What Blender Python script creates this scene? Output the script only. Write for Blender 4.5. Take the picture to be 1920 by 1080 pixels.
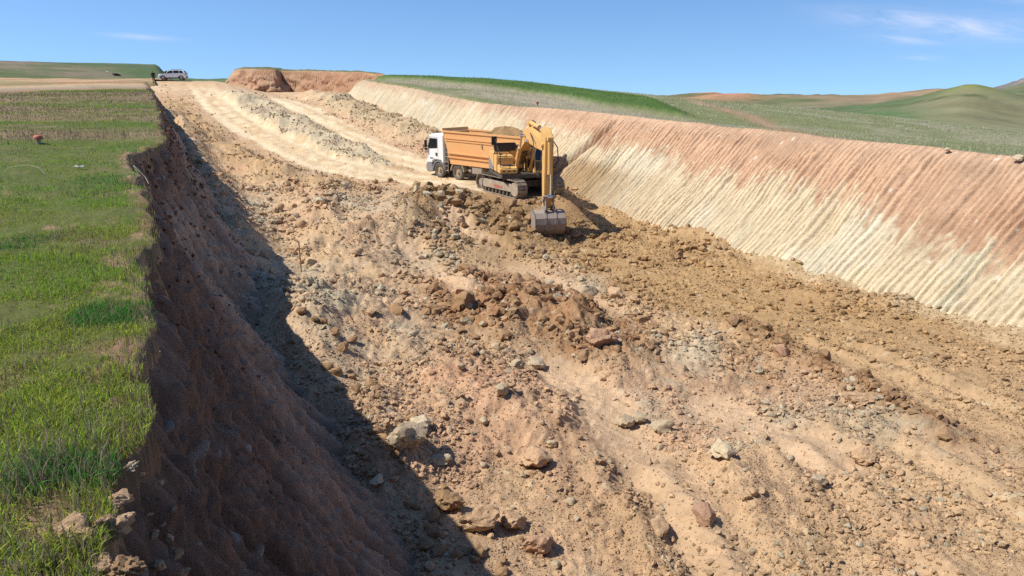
import bpy, bmesh, math, random
import numpy as np
from mathutils import Vector, Matrix

for _o in list(bpy.data.objects):
    bpy.data.objects.remove(_o)
SC = bpy.context.scene
COL = SC.collection

# ------------------------------------------------------------------ camera
EYE = 1.7
FPX = 1300.0
PITCH = math.atan(390 / FPX)
cam_d = bpy.data.cameras.new("camera")
cam = bpy.data.objects.new("camera", cam_d)
COL.objects.link(cam)
cam_d.sensor_fit = 'HORIZONTAL'
cam_d.sensor_width = 36.0
cam_d.lens = 36.0 * FPX / 1920.0
cam_d.clip_start = 0.05
cam_d.clip_end = 12000.0
cam.location = (0, 0, EYE)
cam.rotation_euler = (math.pi / 2 - PITCH, 0, 0)
SC.camera = cam

# ------------------------------------------------------------------ sun, sky, exposure
SUN_EL = math.radians(52.5)
SUN_AZ = math.radians(262)          # clockwise from +Y: the sun stands to the left
sx, sy, sz = math.sin(SUN_AZ) * math.cos(SUN_EL), math.cos(SUN_AZ) * math.cos(SUN_EL), math.sin(SUN_EL)
sun_d = bpy.data.lights.new("sun", 'SUN')
sun_d.energy = 4.8
sun_d.angle = math.radians(0.5)
sun_d.color = (1.0, 0.945, 0.86)
sun = bpy.data.objects.new("sun", sun_d)
COL.objects.link(sun)
sun.rotation_euler = Vector((sx, sy, sz)).to_track_quat('Z', 'Y').to_euler()

world = bpy.data.worlds.new("World")
SC.world = world
world.use_nodes = True
_nt = world.node_tree
_nt.nodes.clear()


def nd(nt, typ, **kw):
    n = nt.nodes.new(typ)
    for k, v in kw.items():
        setattr(n, k, v)
    return n


def mth(nt, op, a, b=None, c=None):
    n = nt.nodes.new('ShaderNodeMath')
    n.operation = op
    for i, s in enumerate((a, b, c)):
        if s is None:
            continue
        if isinstance(s, (int, float)):
            n.inputs[i].default_value = s
        else:
            nt.links.new(s, n.inputs[i])
    return n.outputs[0]


def build_sky():
    nt = _nt
    sky = nd(nt, 'ShaderNodeTexSky', sky_type='NISHITA', sun_disc=False)
    sky.sun_elevation = SUN_EL
    sky.sun_rotation = SUN_AZ
    sky.altitude = 900
    sky.air_density = 1.0
    sky.dust_density = 0.35
    sky.ozone_density = 2.2
    tc = nd(nt, 'ShaderNodeTexCoord')
    mp = nd(nt, 'ShaderNodeMapping')           # the clear dry air keeps its blue down to the hills
    mp.inputs['Location'].default_value = (0, 0, 0.115)
    nt.links.new(tc.outputs['Generated'], mp.inputs[0])
    nt.links.new(mp.outputs[0], sky.inputs[0])
    sep = nd(nt, 'ShaderNodeSeparateXYZ')
    nt.links.new(tc.outputs['Generated'], sep.inputs[0])
    yy = mth(nt, 'MAXIMUM', sep.outputs[1], 0.02)
    px = mth(nt, 'DIVIDE', sep.outputs[0], yy)
    pz = mth(nt, 'DIVIDE', sep.outputs[2], yy)
    comb = nd(nt, 'ShaderNodeCombineXYZ')
    nt.links.new(mth(nt, 'MULTIPLY', px, 9.0), comb.inputs[0])
    nt.links.new(mth(nt, 'ADD', mth(nt, 'MULTIPLY', pz, 55.0), mth(nt, 'MULTIPLY', px, 5.0)), comb.inputs[1])
    noi = nd(nt, 'ShaderNodeTexNoise')
    noi.inputs['Scale'].default_value = 1.0
    noi.inputs['Detail'].default_value = 8.0
    noi.inputs['Roughness'].default_value = 0.62
    noi.inputs['Distortion'].default_value = 0.7
    nt.links.new(comb.outputs[0], noi.inputs['Vector'])
    tot = None
    for cx, cz, wx, wz, amp in ((0.535, 0.077, 0.095, 0.012, 1.0), (0.62, 0.069, 0.10, 0.016, 0.8), (0.56, 0.030, 0.026, 0.0035, .75), (0.535, 0.052, 0.05, .006, .5),
                                (0.70, 0.108, 0.06, 0.010, .8), (-0.507, 0.056, 0.045, 0.0035, .6), (0.74, 0.07, 0.06, 0.012, .6)):
        ex = mth(nt, 'POWER', mth(nt, 'DIVIDE', mth(nt, 'SUBTRACT', px, cx), wx), 2.0)
        ez = mth(nt, 'POWER', mth(nt, 'DIVIDE', mth(nt, 'SUBTRACT', pz, mth(nt, 'MULTIPLY_ADD', mth(nt, 'SUBTRACT', px, cx), -0.06, cz)), wz), 2.0)
        g = mth(nt, 'MULTIPLY', mth(nt, 'EXPONENT', mth(nt, 'MULTIPLY', mth(nt, 'ADD', ex, ez), -1.0)), amp)
        tot = g if tot is None else mth(nt, 'MAXIMUM', tot, g)
    mr = nd(nt, 'ShaderNodeMapRange', interpolation_type='SMOOTHSTEP')
    mr.inputs['From Min'].default_value = 0.28
    mr.inputs['From Max'].default_value = 0.78
    nt.links.new(noi.outputs[0], mr.inputs[0])
    fac = mth(nt, 'MINIMUM', mth(nt, 'MULTIPLY', mth(nt, 'MULTIPLY', tot, mr.outputs[0]), 0.75), 0.8)
    mix = nd(nt, 'ShaderNodeMixRGB')
    mix.inputs['Color2'].default_value = (6.2, 6.3, 7.6, 1)
    nt.links.new(fac, mix.inputs['Fac'])
    tint = nd(nt, 'ShaderNodeMixRGB', blend_type='MULTIPLY')
    tint.inputs['Fac'].default_value = 1.0
    tint.inputs['Color2'].default_value = (0.77, 0.95, 1.12, 1)
    nt.links.new(sky.outputs[0], tint.inputs['Color1'])
    nt.links.new(tint.outputs[0], mix.inputs['Color1'])
    bg = nd(nt, 'ShaderNodeBackground')
    bg.inputs['Strength'].default_value = 0.115
    out = nd(nt, 'ShaderNodeOutputWorld')
    nt.links.new(mix.outputs[0], bg.inputs[0])
    nt.links.new(bg.outputs[0], out.inputs[0])


build_sky()
SC.view_settings.view_transform = 'Standard'
SC.view_settings.look = 'None'
SC.view_settings.exposure = 0.35
SC.view_settings.gamma = 1.0
SC.view_settings.use_curve_mapping = False
SC.render.engine = 'CYCLES'
SC.cycles.max_bounces = 5
SC.cycles.use_denoising = False

# ------------------------------------------------------------------ helpers: noise
RNG = np.random.default_rng(7)
random.seed(7)


def hash2(ix, iy, seed):
    ix = ix.astype(np.int64).astype(np.uint32)
    iy = iy.astype(np.int64).astype(np.uint32)
    h = ix * np.uint32(374761393) + iy * np.uint32(668265263) + np.uint32((seed * 1442695041) & 0xffffffff)
    h = (h ^ (h >> np.uint32(13))) * np.uint32(1274126177)
    h = (h ^ (h >> np.uint32(15))) * np.uint32(2246822519)
    h ^= h >> np.uint32(16)
    return h.astype(np.float64) / 4294967296.0


def vnoise(x, y, seed=0):
    fx, fy = np.floor(x), np.floor(y)
    tx, ty = x - fx, y - fy
    tx = tx * tx * tx * (tx * (tx * 6 - 15) + 10)
    ty = ty * ty * ty * (ty * (ty * 6 - 15) + 10)
    a, b = hash2(fx, fy, seed), hash2(fx + 1, fy, seed)
    c, d = hash2(fx, fy + 1, seed), hash2(fx + 1, fy + 1, seed)
    return (a + (b - a) * tx) * (1 - ty) + (c + (d - c) * tx) * ty


def fbm(x, y, octv=5, seed=0, gain=0.5, lac=2.03):
    """about -1 .. 1"""
    s, amp, tot = 0.0, 1.0, 0.0
    for o in range(octv):
        s = s + amp * (vnoise(x, y, seed + o * 17) * 2 - 1)
        tot += amp
        x, y = (x * 0.8 - y * 0.6) * lac + 13.7, (x * 0.6 + y * 0.8) * lac - 7.1
        amp *= gain
    return s / tot * 1.6


def clods(x, y, cell, seed, prob):
    """height of half-buried round lumps (in units of cell) and a random id for each point"""
    gx, gy = x / cell, y / cell
    fx, fy = np.floor(gx), np.floor(gy)
    best = np.zeros_like(x)
    ident = np.zeros_like(x)
    for dx in (-1, 0, 1):
        for dy in (-1, 0, 1):
            cx, cy = fx + dx, fy + dy
            h1, h2, h3, h4 = (hash2(cx, cy, seed + k) for k in (1, 2, 3, 4))
            rad = 0.18 + 0.42 * h3 ** 2
            an = h4 * 6.28
            ux, uy = gx - (cx + h1), gy - (cy + h2)
            a = (ux * np.cos(an) + uy * np.sin(an))
            b = (-ux * np.sin(an) + uy * np.cos(an)) * (1.0 + 0.6 * h1)
            q = 1 - (a * a + b * b) / (rad * rad)
            hh = np.where((q > 0) & (hash2(cx, cy, seed + 5) < prob), np.sqrt(np.maximum(q, 0)) * rad * 0.85, 0)
            m = hh > best
            best = np.where(m, hh, best)
            ident = np.where(m, h4, ident)
    return best * cell, ident


def sst(x, a, b):
    t = np.clip((x - a) / (b - a), 0, 1)
    return t * t * (3 - 2 * t)


def srgb(r, g, b):
    f = lambda c: c / 12.92 if c <= 0.04045 else ((c + 0.055) / 1.055) ** 2.4
    return np.array([f(r / 255), f(g / 255), f(b / 255)])


def alb(r, g, b, k=1.22):
    """base colour of a surface that shows this colour in full sun"""
    c = srgb(r, g, b) / k
    return np.clip(c * .91 + .09 * (c @ np.array([.3, .59, .11])), 0.003, 0.8)


def mixc(c, col, m):
    return c * (1 - m[:, None]) + np.asarray(col)[None, :] * m[:, None] if np.ndim(col) == 1 else c * (1 - m[:, None]) + col * m[:, None]


# ------------------------------------------------------------------ helpers: rays and the lie of the land
CP, SP = math.cos(PITCH), math.sin(PITCH)


def ray(u, v):
    r, d = (u - 960) / FPX, (v - 540) / FPX
    return np.array([r, CP - d * SP, -SP - d * CP])


def W(x, y):
    return x + 0.5 * y               # across the cut


FLOOR_Y = [0, 26, 34, 44, 50, 60, 75, 90, 100, 112, 120, 130]
FLOOR_Z = [-5.5, -5.5, -5.35, -5.05, -5.0, -4.15, -2.55, -0.75, 0.5, 1.45, 1.6, 1.6]
EDGE_L = ([-4, 2.1, 3.9, 5.4, 7, 9.1, 11, 12.9, 15.6, 17.5, 19, 21, 34, 60, 80, 92, 100],
          [-.35, -.35, -.34, -.28, -.36, -.21, -.3, -.45, -.75, -.6, -.1, .2, .25, .2, 0, -.4, -.6])
EDGE_RZ = ([0, 18, 25, 33, 50, 60, 66, 72, 78, 88, 97, 112, 125],
           [-1.3, -1.05, -.75, -.6, -.3, -.3, -.1, .25, .75, 1.2, 1.6, 2.15, 2.3])


def edge_l(y):
    n = fbm(y * 0.9, y * 0 + 3.1, 5, 5, .62) * (0.15 + 0.004 * np.clip(y, 0, 60))
    return np.interp(y, *EDGE_L) + n


def edge_r(y):
    return 29.0 + fbm(y * 0.2, y * 0 + 9.1, 3, 11) * 0.16 + fbm(y * 1.7, y * 0 + 2.1, 4, 12) * 0.10


def z_edge_r(y):
    return np.interp(y, *EDGE_RZ) - 2.3 * sst(y, 99, 107) + fbm(y * 0.5, y * 0 + 1.7, 4, 14) * 0.05


def floor_base(x, y):
    z = np.interp(y, FLOOR_Y, FLOOR_Z) - 2.0 * sst(x + .5 * y, 9, 21) * sst(y, 84, 108)
    sh = sst(x, -6, -1.0)
    b = sst(y, 29.6 + 2.2 * sh, 34.4 + 1.0 * sh) * (1 - sst(y, 41.5, 45)) * sst(x, -8.5, -4.5) * (1 - sst(x, 2.6, 4.6))
    z = z + b * np.maximum(-4.3 - z, 0)
    return z


def cast(u, v, dz=0.0):
    d = ray(u, v)
    t = np.linspace(6, 160, 3000)
    P = d[None, :] * t[:, None] + np.array([0, 0, EYE])
    g = P[:, 2] - floor_base(P[:, 0], P[:, 1]) - dz
    i = int(np.argmax(g < 0)) if (g < 0).any() else len(t) - 1
    return P[i, :2].copy()


def on_plane(u, v, z):
    d = ray(u, v)
    t = (z - EYE) / d[2]
    return d * t + np.array([0, 0, EYE])


ELL = {}


def ell(x, y, u, v, du, dv):
    """squared radius of (x, y) in the ground ellipse seen at (u, v)"""
    key = (u, v, du, dv)
    if key not in ELL:
        c = cast(u, v)
        e1 = cast(u + du, v) - c
        e2 = cast(u, v - dv) - c
        ELL[key] = (c, np.linalg.inv(np.array([e1, e2]).T))
    c, m = ELL[key]
    ax = m[0, 0] * (x - c[0]) + m[0, 1] * (y - c[1])
    ay = m[1, 0] * (x - c[0]) + m[1, 1] * (y - c[1])
    return ax * ax + ay * ay


def blob(x, y, u, v, du, dv):
    return np.exp(-ell(x, y, u, v, du, dv))


def pdist(x, y, pts):
    best = np.full(x.shape, 1e9)
    for (ax, ay), (bx, by) in zip(pts[:-1], pts[1:]):
        vx, vy = bx - ax, by - ay
        t = np.clip(((x - ax) * vx + (y - ay) * vy) / (vx * vx + vy * vy + 1e-9), 0, 1)
        best = np.minimum(best, np.hypot(x - ax - t * vx, y - ay - t * vy))
    return best


def path(*uv):
    return [tuple(cast(u, v)) for u, v in uv]


LANE_L = path((905, 352), (800, 340), (690, 325), (600, 303), (520, 268), (460, 235), (415, 205), (392, 182), (378, 165), (370, 157))
LANE_R = path((905, 345), (840, 325), (760, 300), (690, 268), (620, 232), (560, 202), (500, 178), (455, 165), (420, 158))
RIDGE = path((440, 180), (470, 200), (520, 227), (590, 260), (650, 285), (690, 303))
BERM_R = path((585, 178), (640, 198), (700, 222), (760, 245), (810, 264))
RUB_L = path((330, 197), (355, 230), (400, 268), (470, 310), (560, 345), (660, 362))
DOZER = [path((830, 400), (905, 452), (980, 500), (1060, 545), (1160, 590)), path((1030, 690), (1090, 750), (1170, 830), (1260, 930), (1360, 1075)),
         path((760, 470), (830, 530), (880, 560)), path((1330, 760), (1420, 800), (1540, 850))]
RUTS = [path((1300, 880), (1370, 970), (1450, 1078)), path((1470, 840), (1590, 950), (1720, 1075)), path((1600, 800), (1780, 895), (1918, 985)), path((1180, 900), (1260, 1000), (1310, 1078)), path((1560, 640), (1720, 700), (1918, 790))]
WINDROW = path((1400, 610), (1480, 660), (1560, 700), (1640, 745), (1720, 795), (1790, 825))


def upland(x, y):
    """height of the untouched land round the cut"""
    R = np.hypot(x, y)
    th = np.arctan2(x, np.maximum(y, 1e-3))
    th = np.where(y <= 0, np.sign(x) * 1.57, th)
    uu = np.clip(960 + FPX * np.tan(np.clip(th, -1.3, 1.3)) * 1.042, -1500, 3500)
    # left side
    R1 = np.interp(uu, [-1500, 0, 290, 420, 700], [60, 82, 103, 106, 106])
    q = R - R1
    zl = np.interp(q, [-70, -20, 0, 20, 36, 55, 85, 110, 200, 400, 900, 3000], [0, .35, .55, 1.55, 1.9, 3.1, 5.1, 5.6, 5, 4, 0, -10])
    zgap = np.interp(q, [-70, -20, 0, 25, 60, 120, 300, 600, 3000], [0, .35, .55, 1.6, 1.2, .5, 7.2, 3, -10])
    hillm = 1 - sst(uu, 296, 330)
    zl = zl * hillm + zgap * (1 - hillm)
    # right side
    w = W(x, y)
    d = (w - 29) * 0.894
    zr = np.interp(y, *EDGE_RZ) - 0.03 * np.maximum(d, 0) - 0.058 * np.maximum(x + 4, 0)
    zr = zr - 2.3 * sst(y, 99, 107) * (1 - sst(d, 0, 7))
    zr = np.maximum(zr, -18 - 0.004 * R)
    m = sst(w, 4, 26)
    z = zl * (1 - m) + zr * m
    z = z - 3.0 * sst(w, 7, 12) * (1 - sst(w, 34, 40)) * sst(y, 104, 112) * (1 - sst(y, 136, 142)) * (1 - sst(d, 0, 2) * (y < 112))
    z = z + fbm(x * 0.06, y * 0.06, 3, 21) * 0.12 * sst(R, 8, 40) + fbm(x * 0.5, y * 0.5, 3, 23) * 0.03
    return z


def floor_masks(x, y):
    """named patches of the pit floor"""
    m = {}
    nz = fbm(x * 0.5, y * 0.5, 4, 31)
    dl, dr_ = pdist(x, y, LANE_L), pdist(x, y, LANE_R)
    m['road'] = np.maximum(1 - sst(dl + nz * .4, 1.5, 2.2), 1 - sst(dr_ + nz * .4, 1.1, 1.8))
    top = sst(y, 93, 104)
    m['road'] = np.maximum(m['road'], top * 0.75)
    m['ridge'] = (1 - sst(pdist(x, y, RIDGE) + nz * .7, 0.6, 3.6)) * (1 - .9 * m['road'])
    m['berm'] = 1 - sst(pdist(x, y, BERM_R) + nz * .6, 0.2, 2.8)
    m['rubl'] = (1 - sst(pdist(x, y, RUB_L) + nz * .6, 0.2, 3.2)) * (1 - .85 * m['road'])
    dz = np.full(x.shape, 0.0)
    for p in DOZER:
        dz = np.maximum(dz, 1 - sst(pdist(x, y, p) + nz * .25, 0.35, 1.0))
    m['dozer'] = dz
    m['wind'] = 1 - sst(pdist(x, y, WINDROW) + nz * .3, 0.1, 0.8)
    m['spoil'] = np.clip(blob(x, y, 930, 410, 130, 55) + blob(x, y, 1060, 445, 90, 30) + blob(x, y, 800, 378, 50, 16), 0, 1)
    m['brown'] = np.clip(1.5 * (blob(x, y, 980, 590, 130, 55) + blob(x, y, 865, 560, 55, 35) + blob(x, y, 1130, 640, 90, 40)) + .3 * nz, 0, 1)
    # ochre freshly turned floor on the right
    a, b, c = cast(1000, 455), cast(1300, 620), cast(1900, 860)
    t = (y - a[1]) / (c[1] - a[1])
    line = pdist(x, y, [tuple(a), tuple(b), tuple(c), tuple(c + (c - b))])
    side = np.where(x > np.interp(-y, [-a[1], -b[1], -c[1]], [a[0], b[0], c[0]]), 1.0, -1.0)
    m['ochre'] = sst(line * side + nz * .8, -0.6, 1.2) * (1 - sst(y, 37, 43))
    m['grey'] = np.clip(blob(x, y, 660, 650, 130, 60) * .9 + blob(x, y, 700, 395, 110, 18) + blob(x, y, 470, 570, 50, 60) + blob(x, y, 1450, 810, 90, 40) + blob(x, y, 1290, 665, 60, 25) +
                        blob(x, y, 1190, 775, 60, 30) + blob(x, y, 1120, 530, 60, 16) + blob(x, y, 1060, 680, 60, 20) + blob(x, y, 800, 480, 90, 50) * .6 + blob(x, y, 1640, 790, 120, 40) * .6 +
                        blob(x, y, 480, 400, 40, 40) * .8 + blob(x, y, 590, 520, 70, 40) * .7 + blob(x, y, 960, 660, 60, 30) * .5, 0, 1) * np.clip(.75 + nz, 0, 1)
    m['pink'] = np.clip(blob(x, y, 850, 760, 140, 70) + blob(x, y, 1080, 740, 60, 60) + blob(x, y, 880, 540, 80, 25) + blob(x, y, 1300, 830, 120, 60) * .6 + blob(x, y, 960, 920, 160, 90) * .7 + blob(x, y, 1520, 660, 70, 30), 0, 1) * np.clip(.7 + nz, 0, 1)
    m['park'] = np.maximum(np.exp(-(((x + 1.2) / 4.6) ** 2 + ((y - 47.6) / 3.6) ** 2) ** 2), np.exp(-(((x - .3) / 2.6) ** 2 + ((y - 38.2) / 2.7) ** 2) ** 2))
    return m


def floor_height(x, y, fine=True):
    m = floor_masks(x, y)
    z = floor_base(x, y)
    nz = fbm(x * 0.33, y * 0.33, 4, 41)
    smooth = np.clip(m['road'] + m['park'] + .85 * m['dozer'], 0, 1)
    # heaps and berms
    z = z + m['ridge'] * (.55 + .5 * nz) + m['berm'] * (.9 + .5 * nz) + m['rubl'] * (0.45 + .5 * nz)
    heap = 0.75 * blob(x, y, 650, 470, 95, 70) + 0.55 * blob(x, y, 770, 425, 60, 35) + 0.4 * blob(x, y, 590, 400, 60, 30)
    heap = heap + 0.5 * blob(x, y, 866, 552, 46, 26) + .72 * blob(x, y, 985, 584, 80, 38) + .55 * blob(x, y, 1085, 610, 40, 26) + .35 * blob(x, y, 950, 640, 90, 40)
    heap = heap + 0.5 * blob(x, y, 840, 760, 130, 80) + 0.35 * blob(x, y, 1010, 860, 120, 70) + .35 * blob(x, y, 700, 640, 120, 50) + .22 * blob(x, y, 1560, 530, 40, 26) + .35 * blob(x, y, 1150, 700, 70, 40) + .4 * blob(x, y, 1020, 780, 90, 50) + .3 * blob(x, y, 1400, 900, 120, 60) + .45 * blob(x, y, 640, 590, 80, 40)
    heap = heap + .14 * blob(x, y, 1300, 665, 70, 24) + .3 * blob(x, y, 785, 378, 30, 12)
    nh = fbm(x * 1.4, y * 1.4, 4, 47, .6)
    z = z + heap * (1.15 + .4 * nz + .35 * nh)
    z = z + m['spoil'] * (.22 + .3 * nz) * (1 - m['park'])
    z = z + m['wind'] * .14 * (1 + nz)
    z = z - 0.45 * blob(x, y, 1075, 445, 60, 24)
    z = z - m['dozer'] * 0.12
    for p in RUTS:
        dp = pdist(x, y, p) + .12 * nz
        z = z - .10 * np.exp(-(dp / .22) ** 2) + .10 * np.exp(-((dp - .5) / .2) ** 2)
    # toe of both faces: loose earth that has rolled down
    w = W(x, y)
    zt = np.interp(y, FLOOR_Y, FLOOR_Z)
    toe_l = 3.25 * np.clip(-zt / 5.5, .35, 1)
    z = z + .55 * np.exp(-((w - toe_l) / 1.3) ** 2) * (1 + .6 * nz) * (1 - sst(y, 70, 95))
    z = z + 1.15 * np.exp(-(np.maximum(w - 1.6, 0) / 2.0) ** 2) * sst(y, 12, 26) * (1 - sst(y, 60, 85)) * (1 + .15 * nz)
    z = z + np.clip(.1 + .28 * fbm(x * .45, y * .45, 3, 49), 0, .3) * np.exp(-((w - 24.8) / 1.3) ** 2) * (1 + .5 * nz) * (1 - sst(y, 44, 60))
    rough = np.clip(0.5 + .5 * nz + .7 * m['brown'] + .7 * m['spoil'] + .3 * m['wind'] + .6 * m['ridge'] + .5 * m['berm'] + .3 * m['rubl'] - .3 * m['ochre'], .12, 1.5)
    rough = rough * (1 - .96 * smooth) + .02
    z = z + (fbm(x * 0.9, y * 0.9, 4, 43) * .10 + (np.abs(fbm(x * 1.5, y * 1.5, 4, 44)) - .3) * .07) * rough
    z = z + fbm(x * 3.1, y * 3.1, 5, 45, .68) * .05 * rough
    ident = np.zeros_like(x)
    if fine:
        for cell, sd, pr, k in ((1.1, 51, .25, .22), (.52, 61, .4, .3), (.27, 71, .5, .55), (.14, 81, .55, .8)):
            c, i = clods(x + .05 * nz, y, cell, sd, pr)
            kk = k * np.clip(rough + (.35 if cell < .3 else 0) * (1 - smooth), 0, 1.05)
            if cell > .4:
                kk = kk * (np.clip(.25 + m['brown'] + m['spoil'] + .4 * m['wind'] + .3 * nz, 0, 1)) * (1 - .7 * m['ochre'] * (1 - m['spoil']))
            z = z + c * kk
            ident = np.where(c * kk > .012, i, ident)
        # ruts along the haul road and the marks of crawler shoes
        rut = np.sin(pdist(x, y, LANE_L) * 3.3 + nz) * .03 + np.sin(pdist(x, y, LANE_R) * 3.6 + nz) * .025
        z = z + rut * m['road']
        cle = np.sin((x * .55 + y * .83) * 2 * math.pi / .24)
        z = z + m['dozer'] * .018 * cle * sst(nz, -.6, .2)
    return z, m, ident, rough


def floor_z(x, y):
    z, _, _, _ = floor_height(np.atleast_1d(np.asarray(x, float)), np.atleast_1d(np.asarray(y, float)))
    return z


# ------------------------------------------------------------------ helpers: meshes
def tag(o, label=None, cat=None, group=None, kind=None):
    if label: o["label"] = label
    if cat: o["category"] = cat
    if group: o["group"] = group
    if kind: o["kind"] = kind
    return o


def empty(name, loc=(0, 0, 0), rz=0.0, parent=None):
    o = bpy.data.objects.new(name, None)
    COL.objects.link(o)
    o.location = loc
    o.rotation_euler = (0, 0, rz)
    o.empty_display_size = 0.3
    o.parent = parent
    return o


def np_mesh(name, V, F, mat, color=None, smooth=True, parent=None):
    V = np.asarray(V, np.float32)
    F = np.asarray(F, np.int32)
    me = bpy.data.meshes.new(name)
    k = F.shape[1]
    me.vertices.add(len(V))
    me.vertices.foreach_set('co', V.ravel())
    me.loops.add(F.size)
    me.loops.foreach_set('vertex_index', F.ravel())
    me.polygons.add(len(F))
    me.polygons.foreach_set('loop_start', np.arange(0, F.size, k, dtype=np.int32))
    me.polygons.foreach_set('use_smooth', np.full(len(F), smooth, dtype=bool))
    me.update(calc_edges=True)
    if color is not None:
        a = me.attributes.new('Col', 'FLOAT_COLOR', 'POINT')
        c = np.ones((len(V), 4), np.float32)
        c[:, :3] = color
        a.data.foreach_set('color', c.ravel())
    me.materials.append(mat)
    o = bpy.data.objects.new(name, me)
    COL.objects.link(o)
    o.parent = parent
    return o


def grid_faces(nr, nc):
    i = np.arange(nr * nc).reshape(nr, nc)
    return np.stack([i[:-1, :-1], i[:-1, 1:], i[1:, 1:], i[1:, :-1]], -1).reshape(-1, 4)


def compact(V, F, keep, *extra):
    F = F[keep]
    used = np.zeros(len(V), bool)
    used[F.ravel()] = True
    idx = np.cumsum(used) - 1
    return (V[used], idx[F]) + tuple(e[used] for e in extra)


# ------------------------------------------------------------------ materials
def ground_mat(name, bump=0.6, scale=9.0, var=0.22, rough=0.95, fine=60.0):
    m = bpy.data.materials.new(name)
    m.use_nodes = True
    nt = m.node_tree
    bs = nt.nodes['Principled BSDF']
    bs.inputs['Roughness'].default_value = rough
    bs.inputs['Specular IOR Level'].default_value = 0.12
    at = nd(nt, 'ShaderNodeAttribute', attribute_name='Col')
    geo = nd(nt, 'ShaderNodeNewGeometry')
    n1 = nd(nt, 'ShaderNodeTexNoise')
    n1.inputs['Scale'].default_value = scale
    n1.inputs['Detail'].default_value = 9
    n1.inputs['Roughness'].default_value = 0.7
    nt.links.new(geo.outputs['Position'], n1.inputs['Vector'])
    n2 = nd(nt, 'ShaderNodeTexNoise')
    n2.inputs['Scale'].default_value = fine
    n2.inputs['Detail'].default_value = 5
    n2.inputs['Roughness'].default_value = 0.75
    nt.links.new(geo.outputs['Position'], n2.inputs['Vector'])
    f = mth(nt, 'ADD', mth(nt, 'MULTIPLY', mth(nt, 'SUBTRACT', n1.outputs[0], .5), var * 2.8), mth(nt, 'MULTIPLY', mth(nt, 'SUBTRACT', n2.outputs[0], .5), var * 1.1))
    f = mth(nt, 'ADD', f, 1.0)
    mul = nd(nt, 'ShaderNodeMixRGB', blend_type='MULTIPLY')
    mul.inputs['Fac'].default_value = 1
    cb = nd(nt, 'ShaderNodeCombineXYZ')
    for i in range(3):
        nt.links.new(f, cb.inputs[i])
    nt.links.new(at.outputs['Color'], mul.inputs['Color1'])
    nt.links.new(cb.outputs[0], mul.inputs['Color2'])
    nt.links.new(mul.outputs[0], bs.inputs['Base Color'])
    hsum = mth(nt, 'ADD', mth(nt, 'MULTIPLY', n1.outputs[0], .08), mth(nt, 'MULTIPLY', n2.outputs[0], .02))
    bp = nd(nt, 'ShaderNodeBump')
    bp.inputs['Strength'].default_value = bump
    bp.inputs['Distance'].default_value = 1.0
    nt.links.new(hsum, bp.inputs['Height'])
    nt.links.new(bp.outputs[0], bs.inputs['Normal'])
    return m


def leaf_mat(name):
    m = bpy.data.materials.new(name)
    m.use_nodes = True
    nt = m.node_tree
    nt.nodes.clear()
    at = nd(nt, 'ShaderNodeAttribute', attribute_name='Col')
    d = nd(nt, 'ShaderNodeBsdfDiffuse')
    t = nd(nt, 'ShaderNodeBsdfTranslucent')
    mx = nd(nt, 'ShaderNodeMixShader')
    mx.inputs[0].default_value = 0.35
    out = nd(nt, 'ShaderNodeOutputMaterial')
    nt.links.new(at.outputs['Color'], d.inputs[0])
    nt.links.new(at.outputs['Color'], t.inputs[0])
    nt.links.new(d.outputs[0], mx.inputs[1])
    nt.links.new(t.outputs[0], mx.inputs[2])
    nt.links.new(mx.outputs[0], out.inputs[0])
    return m


def paint(name, col, rough=0.5, metal=0.0, dirt=0.3, dirtcol=(0.33, 0.24, 0.15), scale=3.0, spec=.4):
    """painted or bare metal with dust and wear"""
    m = bpy.data.materials.new(name)
    m.use_nodes = True
    nt = m.node_tree
    bs = nt.nodes['Principled BSDF']
    bs.inputs['Metallic'].default_value = metal
    bs.inputs['Specular IOR Level'].default_value = spec
    geo = nd(nt, 'ShaderNodeTexCoord')
    n1 = nd(nt, 'ShaderNodeTexNoise')
    n1.inputs['Scale'].default_value = scale
    n1.inputs['Detail'].default_value = 8
    n1.inputs['Roughness'].default_value = .7
    nt.links.new(geo.outputs['Object'], n1.inputs['Vector'])
    mr = nd(nt, 'ShaderNodeMapRange')
    mr.inputs['From Min'].default_value = .42
    mr.inputs['From Max'].default_value = .75
    mr.inputs['To Max'].default_value = dirt
    mr.inputs['To Min'].default_value = dirt * .25
    nt.links.new(n1.outputs[0], mr.inputs[0])
    mx = nd(nt, 'ShaderNodeMixRGB')
    mx.inputs['Color1'].default_value = (*col, 1)
    mx.inputs['Color2'].default_value = (*dirtcol, 1)
    nt.links.new(mr.outputs[0], mx.inputs[0])
    nt.links.new(mx.outputs[0], bs.inputs['Base Color'])
    rr = mth(nt, 'MULTIPLY_ADD', mr.outputs[0], .8, rough)
    nt.links.new(mth(nt, 'MINIMUM', rr, 1.0), bs.inputs['Roughness'])
    return m

# ================================================================== the ground
M_FLOOR = ground_mat("loose_earth", bump=.9, scale=7.0, var=.26)
M_BANK = ground_mat("cut_earth", bump=1.0, scale=6.0, var=.30, fine=45)
M_FIELD = ground_mat("field_soil", bump=.7, scale=5.0, var=.35)
M_HILL = ground_mat("hill_soil", bump=.0, scale=.05, var=.34, fine=.4)
M_LEAF = leaf_mat("grass_blades")

C_TAN, C_PINK, C_GREY = alb(208, 173, 129), alb(208, 168, 130), alb(198, 182, 150)
C_OCH, C_PALE, C_BRN = alb(190, 152, 100), alb(234, 210, 168), alb(164, 122, 82)
C_SPOIL = alb(164, 130, 86)


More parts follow.
